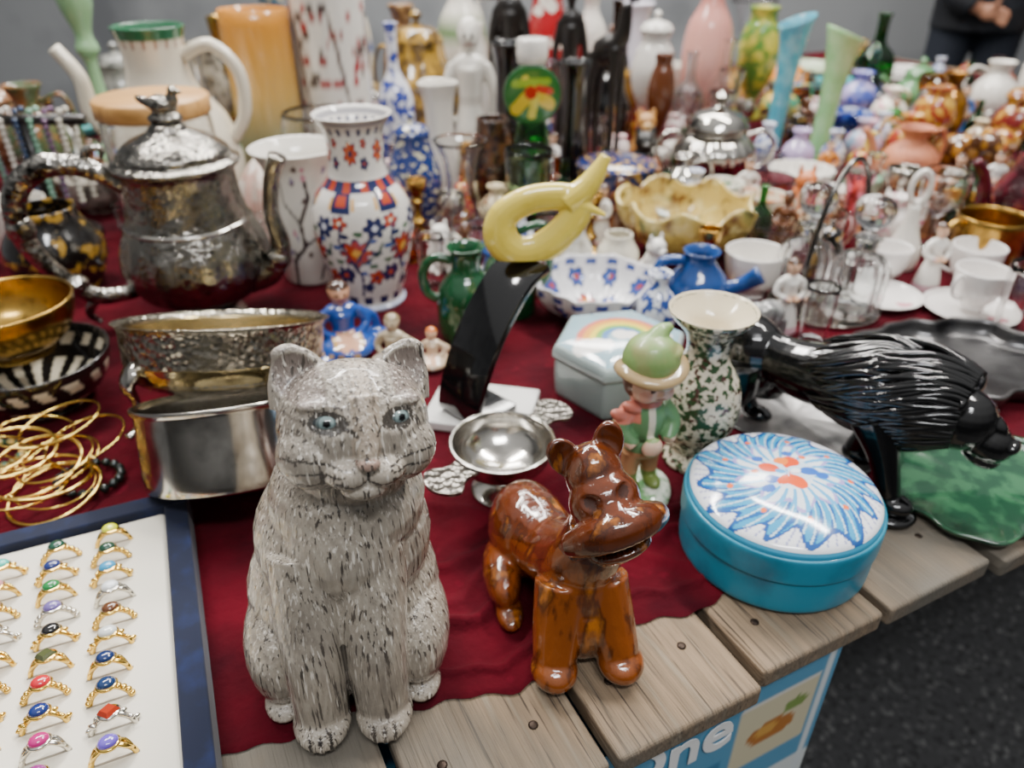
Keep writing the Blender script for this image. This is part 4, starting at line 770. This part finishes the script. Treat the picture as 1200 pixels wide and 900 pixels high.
rows=[
('figural_jug','brown and green glazed figural jug','jug',-81,130,5,19,'vase',spk('4a5a3a','8a5a34',.4),dict(handle=(0,))),
('marble_bowl','gray marbled bowl','bowl',-70,124,6,6,'bowl',spk('bdb6aa','6a645c',.4),{}),
('porcelain_pot','pink porcelain pot with lid','pot',-66,137,5,11,'jar',spk('d8b4ac','e8e0d8',.4),dict(lid=1)),
('copper_jug','copper coloured jug','jug',-97,152,6,14,'jar',met('a8683c'),dict(handle=(180,))),
('glass_goblet','clear wine glass','glass',-21,106,3.3,13,'goblet',GL,{}),
('blue_glass_bowl','cobalt blue glass bowl','bowl',70,163,6,6,'bowl',gls('2c4fb0',.05),{}),
('blue_glass_bowl','blue and white small bowl','bowl',76,176,6,5,'bowl',spk('2c4a9a','d8dce6',.5),{}),
('glass_candlestick','clear cut glass candlestick','candlestick',41,152,3.6,14,'candle',GL,{}),
('glass_candlestick','clear glass candlestick with wide foot','candlestick',45.5,164,3.8,16,'candle',GL,{}),
('glass_candlestick','short clear glass candlestick','candlestick',36,160,3.5,12,'candle',GL,{}),
('lace_edge_dish','white dish with scalloped edge','dish',51,131,5.5,5,'bowl',WHT2,dict(rf=lambda a,z:1+.05*math.cos(14*a),seg=84)),
('painted_cup','cream cup with orange flowers','cup',39.5,113,3.3,6,'cup',spk('e6dcc8','d07a3a',.7,.55,.6),dict(handle=(0,))),
('painted_cup','white cup with green leaves','cup',34,118,3.2,6.5,'cup',spk('e8e4d8','4a8a5a',.7,.55,.6),dict(handle=(180,))),
('pink_glass_bowl','pink glass bowl','bowl',43.5,124,4,5.5,'bowl',gls('e0a0b0',.05),{}),
('golden_vase','amber gold glass vase','vase',93,166,4.2,15,'vase',M('amber_lustre','9a6a1c',rough=.15,metal=.5,mix=[('4a2a10','noise',.4,.45,.65)]),{}),
('red_gold_vase','red and gold ornate vase','vase',85,156,4.0,14,'urn',spk('8a2a1c','c9a03a',.6),{}),
('red_gold_vase','dark red and gold lidded vase','vase',99,151,4.4,13,'urn',spk('6a1a18','b98a34',.5),dict(lid=1)),
('silver_sugar_bowl','silver lidded sugar bowl','bowl',108,165,4.6,8,'jar',SILV,dict(lid=1,handle=(0,180))),
('silver_sugar_bowl','round silver pot with handles','pot',96,178,5,8,'jar',SILV,dict(lid=1)),
('white_pitcher','white ceramic pitcher','pitcher',113,184,5,14.5,'vase',WHT,dict(handle=(180,))),
('white_pitcher','tall white ceramic mug','mug',127,188,5.5,13,'cyl',WHT,dict(handle=(0,))),
('ceramic_pumpkin','orange glazed ceramic pumpkin','ornament',79,228,6,8,'dome',por('e08d28'),dict(rf=lambda a,z:1+.08*math.cos(10*a),seg=60)),
('ceramic_pumpkin','orange yellow ceramic gourd','ornament',66,222,5.5,8,'dome',por('e4a83a'),dict(rf=lambda a,z:1+.08*math.cos(10*a),seg=60)),
('platter','large white oval platter','platter',120,246,15,2.2,'bowl',WHT2,dict(z=.15)),
('platter','stacked pale green plates','plate',90,250,13,3.5,'bowl',por('b4c4a4'),dict(z=.15)),
('glass_bowl','clear pressed glass bowl','bowl',60,207,7,6,'bowl',GL,{}),
('glass_bowl','clear glass serving bowl','bowl',112,222,8,6,'bowl',GL,{}),
('teapot','white teapot with blue pattern','teapot',54,234,6,10,'jar',spk('e0e2e8','3a4f9a',.5),dict(handle=(0,),spout=180,lid=1)),
('teapot','green glazed small teapot','teapot',103,200,5.5,9,'jar',por('5a8a5a'),dict(handle=(0,),spout=180,lid=1)),
('blue_vase','blue and lavender vase','vase',85,192,4.5,11,'vase',spk('4a5ab0','b0a4d0',.4),{}),
('gold_dish','gold rimmed decorative dish','dish',118,205,8,3,'bowl',spk('d8c48a','a8822c',.3),{}),
('amber_bowl','amber brown glass bowl','bowl',72,194,6,6,'bowl',gls('b8702c',.06),{}),
('colourful_jug','multicoloured painted jug','jug',62,180,4.6,11,'vase',spk('3a8a6a','d8b03a',.5),dict(handle=(0,))),
('colourful_jug','yellow and red painted jug','jug',78,150,3.8,10,'vase',spk('c9a03a','b03a2a',.5),dict(handle=(180,))),
('porcelain_vase','pastel pink and blue vase','vase',69.5,150,3.6,9,'vase',spk('d8a8b8','8aa8c8',.5),{}),
('tall_glass_vase','tall clear glass vase','vase',-4,182,4.5,28,'slim',GL,{}),
('black_teapot','black teapot with gold band','teapot',21,168,4.6,13,'jar',BLACK,dict(lid=1)),
('green_figure_vase','green and yellow sculpted vase','vase',59,193,5,25,'urn',spk('5a8a3a','c9c04a',.4),{}),
('crystal_vase','tall cut crystal vase','vase',72,247,7,22,'trumpet',GL,{}),
('white_vase','slender white porcelain vase','vase',20,207,4.5,28,'vase',WHT,{}),
('white_vase','white vase with lavender tint','vase',32,214,5,24,'slim',por('d8d4e0'),{}),
('purple_vase','deep purple glass vase','vase',-46,167,4.5,27,'vase',gls('5a3a9a',.05),{}),
('brass_candlestick','tall brass candlestick','candlestick',-57,162,4.5,26,'candle',BRASS,{}),
('stoneware_jar','speckled stoneware jar','jar',-67,170,7,20,'jar',spk('8a8272','4c463c',.5),{}),
('mosaic_vase','multicoloured mosaic vase','vase',-52,180,6,30,'vase',spk('c9c4b0','2c6a8a',.7,.5,.56,'cell'),{}),
('glass_goblet','clear stemmed glass','glass',62,105,3.3,12,'goblet',GL,{}),
('green_bowl','mint green scalloped bowl','bowl',61,127,4.0,5,'bowl',por('9ac4a8'),{}),
('mirror_dish','round silver dish with ornate rim','dish',93,117,8,2,'bowl',SILV,{}),
('painted_plate','blue rimmed painted plate','plate',102,131,8,2,'bowl',spk('d8dae0','2c5a9a',.4),{}),
('green_perfume_bottle','green glass perfume bottle','bottle',75,120,3,9,'bottle',gls('5aa07a',.04),{}),
('glass_sugar_bowl','clear pressed glass sugar bowl','bowl',37,99.5,3.6,6,'cup',GL,dict(rf=lambda a,z:1+.04*math.cos(16*a),seg=64)),
('glass_creamer','clear glass creamer with handle','jug',44,101,3,7.5,'cup',GL,dict(handle=(0,))),
('pink_glass_vase','slender pink glass vase','vase',49.5,105,2.4,12,'trumpet',gls('e8a8bc',.04),{}),
('floral_creamer','white creamer with pink flowers','jug',56.5,106,2.8,8,'vase',spk('efe9e4','d07a90',.7,.56,.6),dict(handle=(0,))),
('gold_cup','gold lustre small cup','cup',69,113,3,6,'cup',M('gold_lustre','c9a04a',rough=.15,metal=.8),{}),
('glass_tumbler','faceted clear glass tumbler','glass',74.5,94,3,9,'tumbler',GL,dict(rf=lambda a,z:1+.03*math.cos(10*a),seg=50)),
('blue_cup','cobalt blue small cup with gold','cup',83,119,3,6,'cup',spk('20388a','c9a24a',.8,.58,.62),dict(handle=(0,))),
('glass_vase','clear cut glass bud vase','vase',57,117,2.6,11,'vase',GL,{}),
('silver_goblet','small silver goblet','goblet',62,117,2.8,9,'goblet',SILV,{}),
('orange_cup','orange and white small cup','cup',67.5,120,3,6,'cup',spk('d8742c','efe6d8',.5),dict(handle=(180,))),
('glass_dish','round pressed glass dish','dish',47,141,4.2,5,'bowl',GL,dict(rf=lambda a,z:1+.05*math.cos(12*a),seg=60)),
('lilac_vase','lilac glazed small vase','vase',54,142,3,9,'vase',por('b8a4cc'),{}),
('yellow_vase','bright yellow small vase','vase',66,140,3,9,'bottle',por('dcc040'),{}),
('glass_bottle','tall clear glass bottle','bottle',47.5,176,3.6,20,'bottle',GL,{}),
('glass_bottle','frosted clear glass bottle','bottle',39,173,3.4,18,'bottle',gls('e6eef0',.15),{}),
('brass_pot','small brass pot with lid','pot',25,182,4.0,12,'jar',BRASS,dict(lid=1)),
('white_cup','stack of white cups','cup',40,196,4.4,12,'cup',WHT,{}),
('red_vase','bright red glass vase','vase',14,184,3.6,24,'vase',gls('c82838',.04),{}),
('dark_bottle','dark brown glass bottle','bottle',25,195,3.6,26,'bottle',gls('4a2a14',.04),{}),
('green_pot','leaf green glazed pot','pot',48,215,5,10,'jar',por('6a9a4a'),{}),
('blue_pot','bright blue glazed pot','pot',41,227,5.5,11,'jar',por('3a6ab8'),dict(lid=1)),
('turquoise_bowl','turquoise glazed serving bowl','bowl',87,212,5.5,6,'bowl',por('4ab0b4'),{}),
('gold_urn','small gold ornate urn','urn',98,231,5,13,'urn',GOLD,{}),
('brown_teapot','brown glazed round teapot','teapot',29,237,6,12,'jar',por('6a3a20'),dict(handle=(0,),spout=180,lid=1)),
('cream_vase','cream vase with pink flowers','vase',86,177,3.8,10,'vase',spk('eae2d0','cf8090',.6,.55,.6),{}),
('teal_bottle','teal green glass bottle','bottle',92,203,3.4,14,'bottle',gls('3aa09a',.04),{}),
('amber_glass','amber glass goblet','goblet',101,189,3.4,11,'goblet',gls('d8953a',.04),{}),
('silver_footed_dish','oval silver dish with foot','dish',113,150,7,5,'urn',SILV,{}),
('white_bowl','white scalloped china bowl','bowl',110,139,5.5,5,'bowl',WHT2,dict(rf=lambda a,z:1+.05*math.cos(12*a),seg=60)),
('green_cup','dark green glass cup','cup',99,142,3,6.5,'cup',gls('2a7a4a',.04),{}),
('red_pot','red glazed small pot with lid','pot',89,127,3.6,7,'jar',por('a82a2a'),dict(lid=1)),
('brown_vase','brown stoneware small vase','vase',-25,186,5,26,'vase',spk('6a4a30','a88458',.5),{}),
('cream_jug','cream jug with blue band','jug',-39,180,5,27,'vase',M('cream_band',grad=(27,(0,'e4dcc8'),(.6,'e4dcc8'),(.66,'4a68a8'),(.75,'e4dcc8')),rough=.2,coat=.4),dict(handle=(0,))),
('glass_lamp_chimney','clear glass lamp chimney','glass',-58,146,4,22,'bottle',GL,{}),
('clay_figural_pot','brown clay figural pot','pot',-92,138,5,15,'urn',spk('7a5438','a88060',.6),dict(lid=1)),
('grey_jar','gray stoneware jar with lid','jar',-84,170,6,16,'jar',spk('8a8a84','5a5c58',.6),dict(lid=1)),
('white_teapot','white teapot with gold trim','teapot',-8.5,170,3.6,24,'jar',WHT,{}),
('wine_glass','clear tall stemmed glass','glass',6.5,147,3.2,20,'goblet',GL,{}),
('black_vase','black glazed slender vase','vase',-.5,141,3.4,24,'slim',BLACK,{}),
('wooden_vase','brown wooden carved vase','vase',31,163,2.8,19,'urn',por('5a3018'),{}),
]
for n_,l_,c_,x,y,R,H,k,m,kw in rows:
    l_=l_ if len(l_.split())>3 else l_+' on the cloth'
    V(n_,l_,c_,x,y,R,H,k,m,**kw)
figurine('small figurine in green and yellow dress',82.5,167,10,'4a9a4a',trim='e0c03a')
figurine('small figurine in pink dress',73.5,141,9,'d88aa0',trim='f0e8e0')
figurine('small figurine in blue and white dress',101,174,11,'3a6ab0',trim='f0f0f0')
figurine('brown bronze-like figure beside green candlestick',-71.5,155,23,'5a4430','5a4430','3a2a1c','7a6040',w=.7)
figurine('small figurine in orange robe',57.5,136,8.5,'d88a3a',trim='8a3a2a')
figurine('small figurine in white gown with gold belt',39,122,9,'ece6dc',trim='c9a24a')
figurine('small figurine in red robe',86,112,8.5,'b8302c',trim='e0c060')
# dense small pieces filling the gaps between the larger ones (templates copied)
T=[]
def tpl(o,R,g): OCC.pop(); T.append((o,R,g))
tpl(V('glass_cup','small clear pressed glass cup','cup',0,0,2.5,5.5,'cup',GL,rf=lambda a,z:1+.04*math.cos(12*a),seg=48),2.5,'small pressed glass cups')
tpl(V('shot_glass','small clear faceted glass','glass',0,0,1.9,7,'tumbler',GL),2.0,'small faceted glasses')
tpl(V('small_teacup','small white china cup with gold rim','cup',0,0,2.5,4.5,'cup',WHT2,handle=(0,),hr=.2),3.1,'small white china cups')
tpl(V('bud_vase','small blue and white bud vase','vase',0,0,2.3,9,'vase',spk('dfe2ea','27458f',1,.5,.55)),2.3,'small blue and white vases')
tpl(V('perfume_bottle','small amber glass perfume bottle','bottle',0,0,2.2,8,'bottle',gls('c07a30',.04)),2.2,'small amber glass bottles')
tpl(V('salt_pot','small silver lidded pot','pot',0,0,2.4,5.5,'jar',SILV,lid=1),2.5,'small silver lidded pots')
tpl(V('painted_pot','small red and gold painted pot','pot',0,0,2.4,6,'jar',spk('9a2420','d0a040',.9,.52,.58),lid=1),2.5,'small red and gold pots')
tpl(V('glass_phial','small green glass bottle','bottle',0,0,2.0,9,'bottle',gls('4f9f5a',.04)),2.0,'small green glass bottles')
tpl(V('cream_pot','small cream and brown glazed jug','jug',0,0,2.4,7,'vase',spk('d8c8a4','7a4a28',.6,.52,.6),handle=(0,),hr=.3),3.0,'small cream and brown jugs')
tpl(V('egg_cup','small pink floral egg cup','cup',0,0,2.1,6.5,'urn',spk('ecdcd8','c8607a',.9,.54,.6)),2.1,'small pink floral egg cups')
tpl(V('candle_holder','small brass candle holder','candlestick',0,0,2.3,9,'candle',BRASS),2.3,'small brass candle holders')
tpl(V('crystal_decanter','small cut crystal decanter with ball stopper','decanter',0,0,2.6,9,'decanter',CG,lid=1,rf=lambda a,z:1+.05*abs(math.cos(6*a)),seg=48),2.7,'small crystal decanters')
tpl(V('trinket_dish','small turquoise glazed dish','dish',0,0,3.0,2.2,'bowl',por('5ab0b0')),3.0,'small turquoise dishes')
tpl(V('silver_cup','small silver stemmed cup','cup',0,0,2.2,7,'goblet',SILV),2.2,'small silver stemmed cups')
tpl(V('black_jar','small black and gold jar','jar',0,0,2.3,6.5,'jar',spk('171412','b08a3a',.9,.57,.61),lid=1),2.4,'small black and gold jars')
tpl(V('glass_pitcher','clear cut glass pitcher with handle','pitcher',0,0,2.8,9.5,'vase',CG,handle=(0,),hr=.28,rf=lambda a,z:1+.05*abs(math.cos(6*a)),seg=60),3.4,'clear glass pitchers')
tpl(sitter('small brown glazed dog figurine',0,0,8,'6a3a1c','a06a38',name='dog_figurine'),2.3,'small brown dog figurines')
tpl(sitter('small white cat figurine',0,0,7.5,'e0dcd4','f0ece4',name='white_cat_figurine',ear=(.45,.25,1.1)),2.3,'small white cat figurines')
tpl(eleph('small gray elephant figurine',0,0,6.5,'8a8a88','6a6a6a',0),3.2,'small gray elephants')
tpl(figurine('small white porcelain dancing lady figurine',0,0,9,'e8e4dc',trim='d0a8b0',name='lady_figurine'),2.0,'small white lady figurines')
tpl(figurine('small painted figurine in blue coat',0,0,8.5,'2f5aa8',trim='d8a838',name='coat_figurine'),2.0,'small blue coat figurines')
tpl(figurine('small brown clay figurine',0,0,9,'6a4024','6a4024','4a2a18','8a5a34',name='clay_figurine'),2.0,'small clay figurines')
used={}
rd=random.Random(11); cnt=0
def place(o,x,y,rot):
    o.location=(x*S,y*S,0); o.rotation_euler=(0,0,rot)
for x_,y_,r_ in ((11,66.6,7.5),(16.4,54.3,4),(49,70,12),(28,61,10),(27,54,12),(-3,62,6),(-9,71.5,3),(-13,71.5,3),(-19,75,5),(3,66,6)): OCC.append((x_,y_,r_))
for it in range(26000):
    if cnt>=235: break
    y=rd.uniform(74,232) if it%3==0 else rd.uniform(74,150); lim=.70*(.848*y+12); x=rd.uniform(-lim,lim)
    dx,dy=x-OX,y-OY; s_=dx*.894+dy*.447; m_=-dx*.447+dy*.894
    if not(-60<s_<226 and m_<188): continue
    if x<-20 and y<104: continue
    if y<88 and x<14: continue
    k=rd.randrange(len(T)); o,R,gname=T[k]
    if any((x-a)**2+(y-b)**2<(R+r)**2*.92 for a,b,r in OCC): continue
    OCC.append((x,y,R)); cnt+=1; rot=rd.uniform(-1,1)
    if k not in used: used[k]=1; place(o,x,y,rot); o['group']=gname; continue
    used[k]+=1
    n=o.copy(); LK(n); n['group']=gname; place(n,x,y,rot)
    for ch in o.children: c2=ch.copy(); LK(c2); c2.parent=n
for k,(o,R,g) in enumerate(T):
    if k not in used:
        for ch in list(o.children): bpy.data.objects.remove(ch)
        bpy.data.objects.remove(o)
print('filled',cnt)
# ---------------- person
SK=M('skin','b98468',rough=.5,subs=.1); JK=M('dark_jacket','1c1e24',rough=.7,mix=[('30343e','noise',.1,.5,.7)]); JN=M('dark_jeans','1e2430',rough=.8)
def mirr(gs): return gs+[mir(g) for g in gs]
bodyp=[E(0,0,98,15,10,12),tg([(0,0,95),(0,0,115),(0,1,135),(0,1,145)],[14,13.5,16,10],seg=20,flat=.7),C((0,1,145),(0,-.5,153),5.5,5),E(0,-1,162,7.5,9,11),E(0,-10,161,1.3,1.8,2),E(0,-8,154,4,3,3)]
bodyp+=mirr([tg([(8.5,0,92),(9.5,0,50),(10,1,8)],[8.5,6,4.2],seg=16),E(10,-5,4,4.5,12,4),E(7.6,0,161,1,2,3)])
bodyp+=[tg([(-17,1,141),(-23,1,115),(-15,-16,94),(-4,-19,87)],[5.5,4.5,3.4,2.4],seg=16),E(-.5,-19.5,86,4.2,1.9,3.2,(0,10,0)),C((.5,-21,88.5),(1.5,-22.3,90.5),1.0,.8)]+[C((3,-19.8,87.6-1.6*k),(6.8-abs(k-1.2)*.6,-20.6,86.4-1.6*k),.85,.7) for k in range(4)]
bodyp+=[tg([(17,1,141),(23,1,115),(24,-4,92),(24,-6,86)],[5.5,4.5,3.4,2.4],seg=16),E(24,-6.5,82,1.9,3.4,4.2),C((23.5,-9,83),(22.8,-11,79.5),1.0,.8)]+[C((24,-8.4+1.6*k,79),(24,-8.8+1.6*k,74.5+abs(k-1.2)*.5),.85,.7) for k in range(4)]
pb=fuse('body',bodyp,.7,SK,it=3)
jk=fuse('jacket',[tg([(0,0,78),(0,0,98),(0,0,112),(0,1,135),(0,1,145)],[18.5,18.5,17,18.5,10],seg=24,flat=.78),tg([(-16,1,142),(-24,1,115),(-15.5,-15.5,95),(-6.5,-18.8,88)],[7.5,6.8,5.8,4.8],seg=18),tg([(16,1,142),(24,1,115),(24.2,-4,94),(24.2,-5.5,87.5)],[7.5,6.8,5.6,4.8],seg=18)],.8,JK,it=3)
jn=fuse('trousers',[E(0,0,92,16,12,12)]+mirr([tg([(8.5,0,90),(9.5,0,50),(10,1,7)],[9.8,7.5,6.5],seg=18)]),.9,JN,it=2)
hr_=fuse('hair',[E(0,1.2,165.5,8.3,9,9.5)],.8,M('dark_hair','1c1512',rough=.6),it=1)
thing('person','person in dark jacket standing with one hand at waist','person',(196,345,-75),[pb,jk,jn,hr_],rot=-20)
# ---------------- light
wd=bpy.data.worlds.new('w'); bpy.context.scene.world=wd; wd.use_nodes=True; nt=wd.node_tree; bg=nt.nodes['Background']
tc_=nt.nodes.new('ShaderNodeTexCoord'); sp_=nt.nodes.new('ShaderNodeSeparateXYZ'); rp=nt.nodes.new('ShaderNodeValToRGB'); nt.links.new(tc_.outputs['Generated'],sp_.inputs[0]); nt.links.new(sp_.outputs[2],rp.inputs[0])
rp.color_ramp.elements[0].position=.05; rp.color_ramp.elements[0].color=(.05,.05,.05,1); rp.color_ramp.elements[1].position=.9; rp.color_ramp.elements[1].color=(.9,.9,.9,1)
nt.links.new(rp.outputs[0],bg.inputs[0]); bg.inputs[1].default_value=.8
def area(x,y,z,sx,sy,e,tx,ty,c=(1,.96,.91)):
    l=bpy.data.lights.new('lamp','AREA'); l.shape='RECTANGLE'; l.size=sx*S; l.size_y=sy*S; l.energy=e; l.color=c; o=bpy.data.objects.new('ceiling_and_fill_lamp',l); LK(o); o.location=(x*S,y*S,z*S)
    o.rotation_euler=(Vector((tx,ty,0))-Vector((x,y,z))).to_track_quat('-Z','Y').to_euler()
area(-90,150,210,140,12,74,0,60); area(90,130,210,140,12,74,10,60); area(0,280,230,200,24,85,0,120); area(20,-60,190,90,16,26,0,50,(.97,.98,1)); area(0,330,240,300,30,60,20,430)  # last one is an unseen fill, added to brighten the back wall
